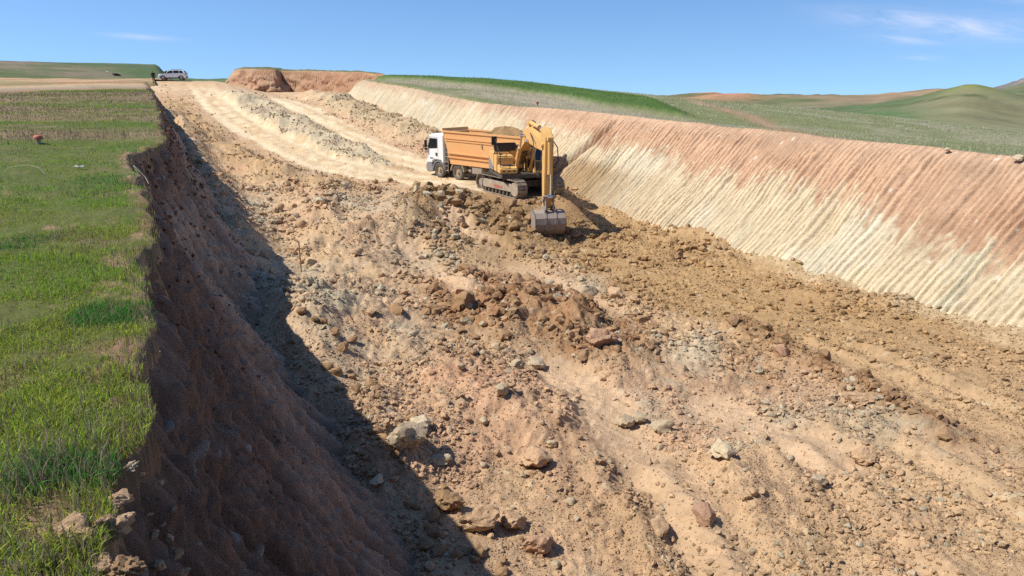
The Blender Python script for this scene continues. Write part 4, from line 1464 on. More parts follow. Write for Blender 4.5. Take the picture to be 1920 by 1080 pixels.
# ------------------------------------------------------------------ parked car
def build_car():
    x0, y0 = -55.2, 118.0
    zg = float(upland(np.array([x0]), np.array([y0]))[0]) + .02
    root = empty('parked_car', (x0, y0, zg), math.pi + .24)
    tag(root, 'white off-road car parked at the top of the haul road', 'car')
    # lofted body: half sections along x (front +)
    st = [(2.12, .40, .74, .62, .88), (2.02, .32, .86, .78, .92), (1.5, .30, .92, .98, 1.02), (.95, .30, .92, 1.08, 1.08), (.2, .30, .92, 1.07, 1.07), (-.8, .30, .92, 1.08, 1.08), (-1.6, .32, .92, 1.10, 1.10), (-2.0, .36, .88, 1.10, 1.10), (-2.14, .48, .80, 1.02, 1.02)]
    vs, fs = [], []
    for x, zb, hw, zs, ztp in st:
        sec = [(-hw * .96, zb), (-hw, (zb + zs) / 2), (-hw * .97, zs), (-hw * .5, ztp), (0, ztp + .01), (hw * .5, ztp), (hw * .97, zs), (hw, (zb + zs) / 2), (hw * .96, zb)]
        vs += [(x, a, b) for a, b in sec]
    n = 9
    for i in range(len(st) - 1):
        for j in range(n):
            fs.append((i * n + j, i * n + (j + 1) % n, (i + 1) * n + (j + 1) % n, (i + 1) * n + j))
    fs.append(tuple(range(n)))
    fs.append(tuple(range(len(vs) - 1, len(vs) - n - 1, -1)))
    MB().add(vs, fs).build('body', P_CARW, root, smooth=True)
    roof = [(1.02, 1.05), (.28, 1.58), (-.2, 1.66), (-1.3, 1.64), (-1.8, 1.54), (-2.08, 1.06)]
    vs = []
    for x, z in roof:
        hw = .88 if z < 1.2 else .68
        vs += [(x, -hw, z), (x, hw, z)]
    fs = [(2 * i, 2 * i + 2, 2 * i + 3, 2 * i + 1) for i in range(5)] + [(0, 1, 11, 10), tuple(range(0, 12, 2)), tuple(range(11, 0, -2))]
    rf = MB().add(vs, fs).build('cabin', P_CARW, root, bevel=.04, smooth=True)
    for s in (-1, 1):
        def sp(x, z):
            hw = .88 + (.68 - .88) * np.clip((z - 1.05) / .53, 0, 1)
            return (x, s * (hw + .012), z)
        for q in ([(.80, 1.12), (.26, 1.5), (-.2, 1.54), (-.2, 1.12)], [(-.28, 1.12), (-.28, 1.54), (-1.1, 1.53), (-1.1, 1.12)], [(-1.18, 1.12), (-1.18, 1.53), (-1.62, 1.47), (-1.82, 1.14)]):
            MB().add([sp(*p) for p in q], [(0, 1, 2, 3)]).build('side_window', P_GLASS, rf)
        MB().box((.78, s * 1.0, 1.16), (.14, .16, .14)).build('mirror', P_BLACK, root, bevel=.03)
        MB().tube([(.1, s * .6, 1.70), (-1.5, s * .6, 1.69)], .022).build('roof_rail', P_BLACK, rf)
        MB().box((-.1, s * .915, .38), (2.3, .05, .14)).build('sill', P_BLACK, root)
        MB().box((2.03, s * .66, .78), (.16, .34, .18)).build('headlight', P_LAMP, root, bevel=.03)
        MB().box((-2.06, s * .78, .95), (.12, .14, .34)).build('tail_lamp', P_RED, root)
        for x in (1.32, -1.35):
            w = MB().lathe([(.2, -.1), (.32, -.105), (.345, -.06), (.345, .06), (.32, .105), (.2, .1)], 0, 22)
            w = w.build('wheel', P_TYRE, root, loc=(x, s * .83, .345), smooth=True)
            MB().lathe([(.21, s * .09), (.2, s * .04), (.08, s * .07), (.0001, s * .08)], 0, 14).build('rim', P_STEEL, w, smooth=True)
            arc = [(x + .43 * math.cos(a), .345 + .43 * math.sin(a)) for a in np.linspace(-.1, 3.24, 12)] + [(x + .36 * math.cos(a), .345 + .36 * math.sin(a)) for a in np.linspace(3.24, -.1, 12)]
            MB().prism(arc, s * .88, s * .945).build('wheel_arch', P_BLACK, root)
    MB().add([(.98, -.80, 1.09), (.98, .80, 1.09), (.32, .64, 1.565), (.32, -.64, 1.565)], [(0, 1, 2, 3)]).build('windscreen', P_GLASS, rf, loc=(.012, 0, .012))
    MB().add([(-1.84, -.64, 1.50), (-1.84, .64, 1.50), (-2.06, .78, 1.12), (-2.06, -.78, 1.12)], [(0, 1, 2, 3)]).build('rear_window', P_GLASS, rf, loc=(-.015, 0, .01))
    MB().box((2.08, 0, .74), (.1, .9, .14)).build('grille', P_BLACK, root)
    MB().box((2.06, 0, .46), (.16, 1.5, .16)).build('front_bumper', P_BLACK, root, bevel=.03)
    MB().box((-2.1, 0, .5), (.14, 1.6, .18)).build('rear_bumper', P_BLACK, root, bevel=.03)
    return root


def build_far_van():
    d = ray(1921, 270)
    R = 225.0
    t = R / math.hypot(d[0], d[1])
    x, y = d[0] * t, d[1] * t
    zg = float(hills_z(np.array([x]), np.array([y]))[0][0])
    root = empty('parked_van', (x, y, zg), 2.0)
    tag(root, 'small white van far off in the valley at the right edge', 'van')
    MB().prism([(2.3, .35), (2.3, .95), (1.7, 1.1), (1.2, 1.9), (-2.2, 1.95), (-2.3, .35)], -.9, .9).build('body', P_CARW, root, bevel=.06, smooth=True)
    for s in (-1, 1):
        MB().prism([(1.45, 1.1), (1.1, 1.7), (-.2, 1.72), (-.2, 1.1)], s * .905 - .01, s * .905 + .01).build('side_window', P_GLASS, root)
        for xx in (1.4, -1.4):
            MB().lathe([(.0001, -.1), (.34, -.1), (.34, .1), (.0001, .1)], 0, 16).build('wheel', P_TYRE, root, loc=(xx, s * .8, .34))
    MB().add([(1.72, -.75, 1.12), (1.72, .75, 1.12), (1.24, .7, 1.84), (1.24, -.7, 1.84)], [(0, 1, 2, 3)]).build('windscreen', P_GLASS, root, loc=(.02, 0, .01))
    MB().add([(-2.29, -.7, 1.15), (-2.29, .7, 1.15), (-2.24, .7, 1.8), (-2.24, -.7, 1.8)], [(0, 1, 2, 3)]).build('rear_window', P_GLASS, root, loc=(-.02, 0, 0))


# ------------------------------------------------------------------ people
def build_person(loc, rz, label, cap=None, stride=.5):
    me = bpy.data.meshes.new('person')
    J = {}
    s = stride
    pts = [('pel', (0, 0, .95), .135), ('sp', (.0, 0, 1.18), .145), ('ch', (.02, 0, 1.38), .155), ('nk', (.03, 0, 1.50), .06), ('hd', (.05, 0, 1.60), .088), ('tp', (.05, 0, 1.70), .08),
           ('hl', (0, .09, .90), .10), ('kl', (.20 * s, .10, .50), .068), ('al', (.10 * s, .10, .09), .046), ('tl', (.10 * s + .16, .11, .045), .038),
           ('hr', (0, -.09, .90), .10), ('kr', (-.02, -.10, .50), .068), ('ar', (-.36 * s, -.10, .11), .046), ('tr', (-.36 * s + .15, -.11, .045), .038),
           ('sl', (.02, .19, 1.40), .062), ('el', (-.08 * s, .25, 1.13), .048), ('wl', (.06 - .1 * s, .25, .88), .034), ('fl', (.07 - .1 * s, .24, .78), .036),
           ('sr', (.02, -.19, 1.40), .062), ('er', (.06 * s, -.25, 1.13), .048), ('wr', (.20 * s, -.25, .90), .034), ('fr', (.24 * s, -.24, .80), .036), ('no', (.145, 0, 1.61), .018)]
    ix = {k: i for i, (k, _, _) in enumerate(pts)}
    E = [('pel', 'sp'), ('sp', 'ch'), ('ch', 'nk'), ('nk', 'hd'), ('hd', 'tp'), ('pel', 'hl'), ('hl', 'kl'), ('kl', 'al'), ('al', 'tl'), ('pel', 'hr'), ('hr', 'kr'), ('kr', 'ar'), ('ar', 'tr'),
         ('ch', 'sl'), ('sl', 'el'), ('el', 'wl'), ('wl', 'fl'), ('ch', 'sr'), ('sr', 'er'), ('er', 'wr'), ('wr', 'fr'), ('hd', 'no')]
    me.from_pydata([p for _, p, _ in pts], [(ix[a], ix[b]) for a, b in E], [])
    o = bpy.data.objects.new('person', me)
    COL.objects.link(o)
    sk = o.modifiers.new('skin', 'SKIN')
    for i, (_, _, r) in enumerate(pts):
        me.skin_vertices[0].data[i].radius = (r, r)
    me.skin_vertices[0].data[0].use_root = True
    sub = o.modifiers.new('sub', 'SUBSURF')
    sub.levels = sub.render_levels = 2
    dg = bpy.context.evaluated_depsgraph_get()
    me2 = bpy.data.meshes.new_from_object(o.evaluated_get(dg))
    o.modifiers.clear()
    o.data = me2
    me2.materials.clear()
    for mt in (P_CLOTH, P_TROUSER, P_SKIN, P_SHOE):
        me2.materials.append(mt)
    for p in me2.polygons:
        c = p.center
        p.use_smooth = True
        p.material_index = 3 if c.z < .10 else 1 if c.z < .93 and abs(c.y) < .2 else 2 if (c.z > 1.50 or (abs(c.y) > .2 and c.z < .90)) else 0
    o.location = loc
    o.rotation_euler = (0, 0, rz)
    tag(o, label, 'person')
    hair = MB()
    nn = 12
    vs = [(.04 + .108 * math.cos(a) * math.cos(b), .095 * math.sin(a) * math.cos(b), 1.63 + .12 * math.sin(b)) for b in np.linspace(0, 1.55, 5) for a in np.linspace(0, 2 * math.pi, nn, endpoint=False)]
    hair.add(vs, [(i * nn + j, i * nn + (j + 1) % nn, (i + 1) * nn + (j + 1) % nn, (i + 1) * nn + j) for i in range(4) for j in range(nn)])
    h = hair.build('cap' if cap else 'hair', cap or P_SHOE, o, smooth=True)
    if cap:
        MB().box((.17, 0, 1.645), (.12, .15, .015)).build('peak', cap, h)
    return o


P_CLOTH = paint("black_jacket", (.012, .012, .014), .9, dirt=.1)
P_TROUSER = paint("dark_trousers", (.016, .016, .02), .9, dirt=.2)
P_SKIN = paint("skin", (.42, .24, .16), .6, dirt=.0)
P_SHOE = paint("dark_hair_and_shoes", (.02, .016, .013), .8, dirt=.1)
P_CAP = paint("white_cap", (.75, .75, .74), .8, dirt=.1)

build_truck()
build_excavator()
build_car()
build_far_van()


def up_z(x, y):
    return float(upland(np.array([float(x)]), np.array([float(y)]))[0])


def road_z(x, y):
    a = up_z(x, y)
    return max(a, float(floor_z(x, y)[0])) if (0.2 < x + .5 * y < 29 and y < 117) else a


_p = ray(290, 161) * 98.0
build_person((_p[0], _p[1], max(road_z(_p[0] * k, _p[1] * k) for k in (.95, .96, .97, .98, .99, 1.0, 1.005))), -1.2, 'person in black clothes walking on the track beside the white car')
_p = ray(314, 150) * 122
build_person((_p[0], _p[1], up_z(_p[0], _p[1])), -1.0, 'person in dark clothes and white cap standing behind the white car', cap=P_CAP, stride=.1)

# ================================================================== stones
def rock_base(sub, seed, rough=.35, flat=.75):
    bm = bmesh.new()
    bmesh.ops.create_icosphere(bm, subdivisions=sub, radius=1.0)
    V = np.array([v.co[:] for v in bm.verts])
    F = np.array([[v.index for v in f.verts] for f in bm.faces])
    bm.free()
    r = np.random.default_rng(seed)
    # cut planes give broken faces
    for _ in range(9):
        n = r.normal(size=3)
        n /= np.linalg.norm(n)
        d = r.uniform(.5, .85)
        k = V @ n
        V = V - np.where(k > d, (k - d) * .9, 0)[:, None] * n[None]
    nz = fbm(V[:, 0] * 1.6 + seed + V[:, 2], V[:, 1] * 1.6 + V[:, 2] * 2.1, 5, seed, .65)
    nf = fbm(V[:, 0] * 5 + seed - V[:, 2] * 3, V[:, 1] * 5 + V[:, 2] * 4, 3, seed + 5, .65)
    V = V * (1 + rough * (.5 * nz + .22 * nf))[:, None]
    V = V * np.array([1.0, r.uniform(.7, 1.0), flat * r.uniform(.75, 1.05)])
    return V, F


def stone_mat(name, col, var=.3):
    m = ground_mat(name, bump=.8, scale=9, var=var, fine=50)
    nt = m.node_tree
    for n in nt.nodes:
        if n.type == 'ATTRIBUTE':
            n.attribute_name = 'none'
            rgb = nd(nt, 'ShaderNodeRGB')
            rgb.outputs[0].default_value = (*col, 1)
            for l in list(n.outputs['Color'].links):
                nt.links.new(rgb.outputs[0], l.to_socket)
    return m


S_TAN, S_GREY, S_BRN, S_PALE, S_RED = (stone_mat('stone_' + n, c) for n, c in (('tan', alb(210, 172, 130)), ('grey', alb(200, 178, 143)), ('brown', alb(174, 138, 98)), ('pale', alb(220, 198, 160)), ('red', alb(198, 156, 122))))
ROCK_ME = {}


def rock_mesh(k, mat, sub=3, rough=.35):
    key = (k, mat.name, sub, rough)
    if key not in ROCK_ME:
        V, F = rock_base(sub, 1000 + k, rough)
        me = bpy.data.meshes.new('rock')
        me.from_pydata(V.tolist(), [], F.tolist())
        me.polygons.foreach_set('use_smooth', np.ones(len(F), bool))
        try:
            me.set_sharp_from_angle(angle=math.radians(38))
        except Exception:
            pass
        me.materials.append(mat)
        ROCK_ME[key] = me
    return ROCK_ME[key]


def hit_floor(u, v):
    """where the line of sight meets the real floor"""
    c = cast(u, v)
    for _ in range(3):
        dz = float(floor_height(np.array([c[0]]), np.array([c[1]]), False)[0][0]) - float(floor_base(np.array([c[0]]), np.array([c[1]]))[0])
        c = cast(u, v, dz)
    return c


def put_rock(name, x, y, z, size, k, mat, label, cat, group=None, sub=3, sink=.3, flat=1.0):
    o = bpy.data.objects.new(name, rock_mesh(k, mat, sub, .75 if 'earth' in name else .45))
    COL.objects.link(o)
    o.location = (x, y, z + size * (.62 - sink) * flat)
    o.scale = (size, size, size * flat)
    o.rotation_euler = (random.uniform(-.3, .3), random.uniform(-.3, .3), random.uniform(0, 6.28))
    tag(o, label, cat, group)
    return o


def named_rocks():
    L = [(765, 842, 82, 6, S_GREY, 'largest grey boulder, half inside the shadow of the left bank'), (790, 805, 46, 1, S_PALE, 'pale boulder leaning behind the largest grey boulder'),
         (896, 1003, 74, 2, S_TAN, 'big tan boulder at the shadow edge near the bottom of the picture'), (1006, 1042, 54, 3, S_RED, 'reddish round earth lump beside the big tan boulder'),
         (966, 992, 44, 4, S_TAN, 'tan rock between the big tan boulder and the reddish lump'), (838, 962, 56, 5, S_BRN, 'brown rock in the shadow just behind the big tan boulder'),
         (826, 874, 32, 6, S_PALE, 'small pale rock right of the largest grey boulder'), (973, 692, 30, 7, S_GREY, 'left one of two round grey rocks below the brown clod heap'),
         (1008, 694, 38, 8, S_GREY, 'right one of two round grey rocks below the brown clod heap'), (1130, 652, 52, 9, S_RED, 'flat reddish slab tilted on the brown clods'),
         (1102, 556, 36, 0, S_GREY, 'pale grey rock at the edge of the ochre floor'), (1156, 560, 38, 1, S_TAN, 'tan rock beside the pale grey one at the ochre floor edge'),
         (745, 592, 36, 2, S_BRN, 'dark brown clod alone on the grey rubble'), (868, 582, 54, 3, S_BRN, 'big brown clod on the left small heap'),
         (1172, 800, 36, 4, S_GREY, 'leftmost grey rock of the cluster by the crawler lane'), (1198, 796, 32, 5, S_GREY, 'second grey rock of the cluster by the crawler lane'),
         (1242, 812, 36, 6, S_GREY, 'rightmost grey rock of the cluster by the crawler lane'), (1352, 862, 46, 7, S_PALE, 'pale angular rock right of the crawler lane'),
         (1620, 752, 42, 8, S_TAN, 'tan rock perched on the brown windrow'), (1592, 706, 26, 9, S_TAN, 'small peaked tan rock above the brown windrow'),
         (1468, 668, 36, 0, S_RED, 'reddish broken slab at the upper end of the windrow'), (1535, 912, 34, 1, S_GREY, 'dark-edged grey rock in the lower right rubble'),
         (1628, 872, 42, 2, S_TAN, 'tall tan rock standing in the lower right rubble'), (1240, 1000, 40, 3, S_TAN, 'rounded tan rock low in the bottom rubble'),
         (1326, 985, 40, 4, S_RED, 'pinkish rock beside the bottom crawler rut'), (942, 762, 32, 5, S_GREY, 'pale grey rock on the pink mound'),
         (705, 908, 28, 6, S_PALE, 'white stone inside the shadow at the foot of the left bank'), (1000, 880, 58, 7, S_TAN, 'lumpy tan rock on the central rubble')]
    for u, v, s, k, m, lab in L:
        x, y = hit_floor(u, v)
        z = float(floor_z(x, y)[0])
        t = math.sqrt(x * x + y * y + (EYE - z) ** 2)
        size = s / FPX * t * .56
        y += size * .4
        z = float(floor_height(np.array([x]), np.array([y]), False)[0][0])
        put_rock('boulder' if s > 50 else 'rock', x, y, z, size, k, m, lab, 'boulder' if s > 50 else 'rock', sub=4 if s > 40 else 3, sink=.18)


def scatter_points(n, umin, umax, vmin, vmax, rng):
    """points on the floor spread about evenly as one looks down on it"""
    u, v = rng.uniform(umin, umax, n), rng.uniform(vmin, vmax, n)
    r, d = (u - 960) / FPX, (v - 540) / FPX
    D = np.stack([r, CP - d * SP, -SP - d * CP], 1)
    t = (EYE + 5.4) / np.maximum(-D[:, 2], .05)
    for _ in range(6):
        z = floor_base(D[:, 0] * t, D[:, 1] * t)
        t = .5 * t + .5 * (EYE - z) / np.maximum(-D[:, 2], .01)
    return D[:, 0] * t, D[:, 1] * t, t


def group_rocks():
    rng = np.random.default_rng(77)
    kinds = {'pink': (S_TAN, 'tan rock lying loose on the near pit floor', 'tan rocks on the pit floor'), 'grey': (S_GREY, 'small grey rock lying loose on the pit floor', 'grey rocks on the pit floor'),
             'brown': (S_BRN, 'brown earth clod on the turned-up heaps of the pit floor', 'brown clods on the heaps'), 'shade': (S_BRN, 'dull rock in the rubble strip at the foot of the left bank', 'rocks at the foot of the left bank'),
             'spoil': (S_BRN, 'ochre clod on the spoil slope in front of the excavator', 'clods below the excavator')}
    x, y, t = scatter_points(5000, 380, 1990, 375, 1120, rng)
    ok = (W(x, y) > 3.0) & (W(x, y) < 24) & (y > 6)
    x, y, t = x[ok], y[ok], t[ok]
    z, m, _, _ = floor_height(x, y, False)
    smooth = np.clip(m['road'] + m['park'] + m['dozer'], 0, 1)
    used = {k: 0 for k in kinds}
    cap = {'pink': 85, 'grey': 60, 'brown': 95, 'shade': 48, 'spoil': 34}
    for i in range(len(x)):
        w = W(x[i], y[i])
        if smooth[i] > .5 or rng.random() < .2:
            continue
        shade = 3.1 < w < 4.3 and y[i] < 18
        if shade:
            k = 'shade'
        elif m['spoil'][i] > .4:
            k = 'spoil'
        elif m['brown'][i] > .35 or m['wind'][i] > .4:
            k = 'brown'
        elif m['ochre'][i] > .5:
            continue
        else:
            k = 'grey' if rng.random() < .35 + .4 * m['grey'][i] else 'pink'
        if used[k] >= cap[k]:
            continue
        px = 11 + 13 * rng.random() ** 2.2 + (7 if shade else 0) + (6 if k == 'brown' else 0)
        size = px / FPX * t[i] * .56
        mat, lab, grp = kinds[k]
        nm = 'earth_clod' if k in ('brown', 'spoil') else 'rock'
        put_rock(nm, x[i], y[i], z[i], size, int(rng.integers(0, 10)), mat, lab, 'clod' if nm == 'earth_clod' else 'rock', grp, sub=2, sink=.2)
        used[k] += 1


def lump_bases(octa):
    out = []
    for k in range(10):
        bm = bmesh.new()
        if octa:
            bmesh.ops.create_cube(bm, size=1.2)
            bmesh.ops.triangulate(bm, faces=bm.faces)
        else:
            bmesh.ops.create_icosphere(bm, subdivisions=1, radius=1.0)
        V = np.array([v.co[:] for v in bm.verts])
        F = np.array([[v.index for v in f.verts] for f in bm.faces])
        bm.free()
        rr = np.random.default_rng(400 + k)
        V = V * rr.uniform(.55, 1.2, (len(V), 1)) * np.array([1, rr.uniform(.6, 1), rr.uniform(.5, .9)])
        q = Matrix.Rotation(rr.uniform(0, 3), 3, 'X') @ Matrix.Rotation(rr.uniform(0, 3), 3, 'Y')
        V = V @ np.array(q) if octa else V
        out.append((V, F))
    return out


def rubble(name, n, urange, vrange, szpx, seed, dens, colfn, keepfn, mat, label, octa=False, power=3.2):
    """loose stones and crumbs too many to count: one mesh"""
    rng = np.random.default_rng(seed)
    x, y, t = scatter_points(n, *urange, *vrange, rng)
    ok = keepfn(x, y)
    x, y, t = x[ok], y[ok], t[ok]
    z, m, ident, rough = floor_height(x, y)
    p = dens(m, rough, x, y)
    ok = rng.random(len(x)) < p
    x, y, t, z = x[ok], y[ok], t[ok], z[ok]
    m = {k: v[ok] for k, v in m.items()}
    n = len(x)
    px = szpx[0] + (szpx[1] - szpx[0]) * rng.random(n) ** power
    if not octa:
        px = px * (1 + .7 * np.clip(m['brown'] + m['spoil'] + .6 * m['wind'], 0, 1))
    size = px / FPX * t * .5
    L = lump_bases(octa)
    nv, F0 = len(L[0][0]), L[0][1]
    B = np.stack([v for v, _ in L])[rng.integers(0, len(L), n)]
    a, tl = rng.uniform(0, 6.28, n), rng.uniform(-.5, .5, n)
    ca, sa = np.cos(a)[:, None], np.sin(a)[:, None]
    X, Yb, Z = B[:, :, 0], B[:, :, 1], B[:, :, 2]
    ct, stt = np.cos(tl)[:, None], np.sin(tl)[:, None]
    X, Z = X * ct - Z * stt, X * stt + Z * ct
    X, Yb = X * ca - Yb * sa, X * sa + Yb * ca
    V = np.stack([X * size[:, None] + x[:, None], Yb * size[:, None] + y[:, None], Z * size[:, None] + (z + size * .25)[:, None]], 2).reshape(-1, 3)
    F = (F0[None] + (np.arange(n) * nv)[:, None, None]).reshape(-1, 3)
    c = np.repeat(colfn(x, y, m, rng), nv, 0)
    tag(np_mesh(name, V, F, mat, c, smooth=False), label, 'rubble', kind='stuff')
    print(name, n, flush=True)


def rubble_col(x, y, m, rng):
    n = len(x)
    c = floor_color(x, y, m, np.zeros(n), np.ones(n))
    c = c * rng.uniform(.72, 1.22, (n, 1))
    g = (rng.random(n) < .07 + .35 * m['grey']) & (m['ochre'] < .5)
    c = np.where(g[:, None], C_GREY[None] * rng.uniform(.85, 1.15, (n, 1)), c)
    return np.clip(c, .01, .75)


def dens_a(m, rough, x, y):
    smooth = np.clip(m['road'] + m['park'] + .75 * m['dozer'], 0, 1)
    cl = np.clip(.5 + 1.1 * fbm(x * .7, y * .7, 4, 951), 0.05, 1)
    cl = np.clip(cl * 1.3 - .25, .02, 1)
    return np.clip((.25 + .55 * rough + .3 * m['brown'] + .3 * m['spoil'] + .4 * m['ridge'] + .4 * m['berm']) * cl * (1 - .97 * smooth), 0, 1)


def dens_b(m, rough, x, y):
    smooth = np.clip(m['road'] + m['park'] + .75 * m['dozer'], 0, 1)
    cl = np.clip(.75 + .9 * fbm(x * .9, y * .9, 4, 953), 0.15, 1)
    return np.clip((.5 + .4 * rough + .3 * m['ochre']) * cl * (1 - .95 * smooth), 0, 1)


def in_pit(x, y):
    w = W(x, y)
    return (w > 2.0) & (w < 25.5) & (y > 6) & (y < 100)


named_rocks()
group_rocks()
rubble('rubble', 90000, (330, 2050), (340, 1130), (4.5, 17), 61, dens_a, rubble_col, in_pit, M_FLOOR, 'loose stones and clods of earth strewn over the pit floor')
rubble('crumbs', 130000, (330, 2050), (335, 1130), (2.0, 6.0), 63, dens_b, rubble_col, in_pit, M_FLOOR, 'fine crumbs of earth covering the pit floor', True, 1.6)
rubble('road_rubble', 45000, (300, 1100), (160, 380), (2.2, 7), 62, dens_a, rubble_col, lambda x, y: (W(x, y) > 1.2) & (W(x, y) < 27) & (y > 40) & (y < 112), M_FLOOR, 'loose lumps on the spoil ridges along the haul road', True)

# ================================================================== grass
def blades(name, x, y, z, h, wd, lean, col, rng, label, seg=2):
    n = len(x)
    a = rng.uniform(0, 6.28, n)
    dx, dy = np.cos(a), np.sin(a)
    b = rng.uniform(0, 6.28, n)
    lx, ly = np.cos(b) * lean * h, np.sin(b) * lean * h
    if seg == 2:
        V = np.stack([
            np.stack([x - dx * wd, y - dy * wd, z - .01], 1), np.stack([x + dx * wd, y + dy * wd, z - .01], 1),
            np.stack([x - dx * wd * .75 + lx * .35, y - dy * wd * .75 + ly * .35, z + h * .55], 1), np.stack([x + dx * wd * .75 + lx * .35, y + dy * wd * .75 + ly * .35, z + h * .55], 1),
            np.stack([x + lx, y + ly, z + h * (1 - .25 * lean)], 1)], 1).reshape(-1, 3)
        f = np.array([[0, 1, 3], [0, 3, 2], [2, 3, 4]])
        k = 5
    else:
        V = np.stack([np.stack([x - dx * wd, y - dy * wd, z - .01], 1), np.stack([x + dx * wd, y + dy * wd, z - .01], 1), np.stack([x + lx, y + ly, z + h], 1)], 1).reshape(-1, 3)
        f = np.array([[0, 1, 2]])
        k = 3
    F = (f[None] + (np.arange(n) * k)[:, None, None]).reshape(-1, 3)
    o = np_mesh(name, V, F, M_LEAF, np.repeat(np.clip(col, .005, .7), k, 0), smooth=False)
    return tag(o, label, 'grass', kind='stuff')


def left_grass():
    rng = np.random.default_rng(5)
    n = 370000
    th = np.radians(rng.uniform(-52, -22, n))
    r = np.exp(np.where(rng.random(n) < .4, rng.uniform(math.log(1.9), math.log(13), n), rng.uniform(math.log(1.9), math.log(104), n)))
    # finer spread near, so that density follows the clumps
    x, y = r * np.sin(th), r * np.cos(th)
    e = edge_l(y) - W(x, y)
    n1, n2 = fbm(x * 1.8, y * 1.8, 4, 801), fbm(x * 6, y * 6, 3, 803)
    R1 = np.interp(960 + FPX * 1.042 * np.tan(th), [-1500, 0, 290, 420], [60, 82, 103, 106])
    b = bare_mask(x, y)
    clump = np.clip(.75 + .6 * n1 + .5 * n2, .28, 1)
    p = clump * (1 - .8 * b) * (e > -.02) * (r < R1 + .5)
    ok = rng.random(n) < p
    x, y, r, n1, e, b = x[ok], y[ok], r[ok], n1[ok], e[ok], b[ok]
    n = len(x)
    z = upland(x, y) + turf(x, y) - .01
    g, dry, dm = field_color(x, y)
    isdry = rng.random(n) < np.clip(dm * .9 + .16 + .3 * b, 0, .95)
    c = g * rng.uniform(.8, 1.9, (n, 1)) * np.array([2.6, 2.15, 1.7])
    yel = rng.random(n) < .25
    c = np.where(yel[:, None], c * np.array([1.5, 1.15, .9]), c)
    c = np.where(isdry[:, None], dry[None] * rng.uniform(.7, 1.55, (n, 1)), c)
    h = (.030 + .046 * rng.random(n) ** 1.9) * np.clip(.8 + .7 * n1, .45, 1.7)
    tuft = np.zeros(n)
    for u, v, rad in ((215, 585, .3), (215, 340, .8), (40, 460, .3), (90, 900, .16), (200, 890, .14)):
        q = on_plane(u, v, 0)
        k = np.exp(-((x - q[0]) ** 2 + (y - q[1]) ** 2) / rad ** 2)
        tuft = np.maximum(tuft, k)
    h = h * (1 + .6 * tuft)
    c = np.where((tuft > .3)[:, None] & ~isdry[:, None], np.array([.07, .19, .035])[None] * rng.uniform(.8, 1.8, (n, 1)), c)
    h = np.where(isdry, h * rng.uniform(.8, 1.7, n), h)
    tall = np.exp(-((r - 25.5) / 2.2) ** 2) * (np.sin(x * .8) * .5 + .5) * (x > -18)
    h = h * (1 + 2.2 * tall * isdry) + .0012 * np.clip(r - 15, 0, 60)
    wd = np.maximum(.0019 + .0016 * rng.random(n), r * .00030 * rng.uniform(.6, 1.25, n))
    lean = rng.uniform(.15, 1.0, n)
    lean = np.where(isdry, lean * .6, lean)
    near = r < 30
    blades('grass', x[near], y[near], z[near], h[near], wd[near], lean[near], c[near], rng, 'short green grass of the left field with dry stalks and bare spots')
    f = ~near
    blades('far_grass', x[f], y[f], z[f], h[f] * 1.2, wd[f] * 1.3, lean[f], c[f], rng, 'green and straw coloured grass on the far part of the left field', 1)
    # tall single straws
    m = 420
    th = np.radians(rng.uniform(-48, -27, m))
    r = np.exp(rng.uniform(math.log(2.6), math.log(40), m))
    x, y = r * np.sin(th), r * np.cos(th)
    ok = edge_l(y) - W(x, y) > .05
    x, y, r = x[ok], y[ok], r[ok]
    m = len(x)
    blades('dry_straws', x, y, upland(x, y) + turf(x, y) - .01, rng.uniform(.12, .34, m), np.maximum(.0013, r * .00022), rng.uniform(.1, .8, m), np.array([.42, .36, .24])[None] * rng.uniform(.7, 1.2, (m, 1)), rng, 'pale dry straws standing out of the left field')


def right_grass():
    rng = np.random.default_rng(9)
    n = 150000
    th = np.radians(rng.uniform(-15, 45, n))
    r = np.exp(rng.uniform(math.log(20), math.log(150), n))
    x, y = r * np.sin(th), r * np.cos(th)
    d = right_dist(x, y)
    ok = (d > .05) & (d < 75) & (x < 75) & (y < 128)
    x, y, r, d = x[ok], y[ok], r[ok], d[ok]
    n = len(x)
    n1 = fbm(x * .5, y * .5, 4, 811)
    crop = crop_mask(x, y)
    p = np.clip(.7 + .6 * n1, .1, 1)
    ok = rng.random(n) < p
    x, y, r, d, n1, crop = x[ok], y[ok], r[ok], d[ok], n1[ok], crop[ok]
    n = len(x)
    z = upland(x, y) + .5 * crop - .03
    cr = rng.random(n) < crop
    dryp = np.clip(.25 + .65 * np.exp(-((d - 10) / 7) ** 2) + .5 * n1 - .25 * np.exp(-(d / 1.8) ** 2), .05, .92)
    isdry = rng.random(n) < dryp
    c = np.array([.22, .27, .10])[None] * rng.uniform(.7, 1.7, (n, 1))
    c = np.where(isdry[:, None], np.array([.60, .52, .38])[None] * rng.uniform(.65, 1.3, (n, 1)), c)
    c = np.where(cr[:, None], np.array([.075, .15, .03])[None] * rng.uniform(.7, 1.5, (n, 1)), c)
    h = np.where(cr, .22, np.where(isdry, .24, .16)) * rng.uniform(.4, 1.3, n)
    wd = r * .00034 * rng.uniform(.6, 1.2, n)
    blades('meadow_grass', x, y, z, h, wd, rng.uniform(.1, .7, n), c, rng, 'dry grey and green grass along the top of the right bank', 1)


left_grass()
right_grass()


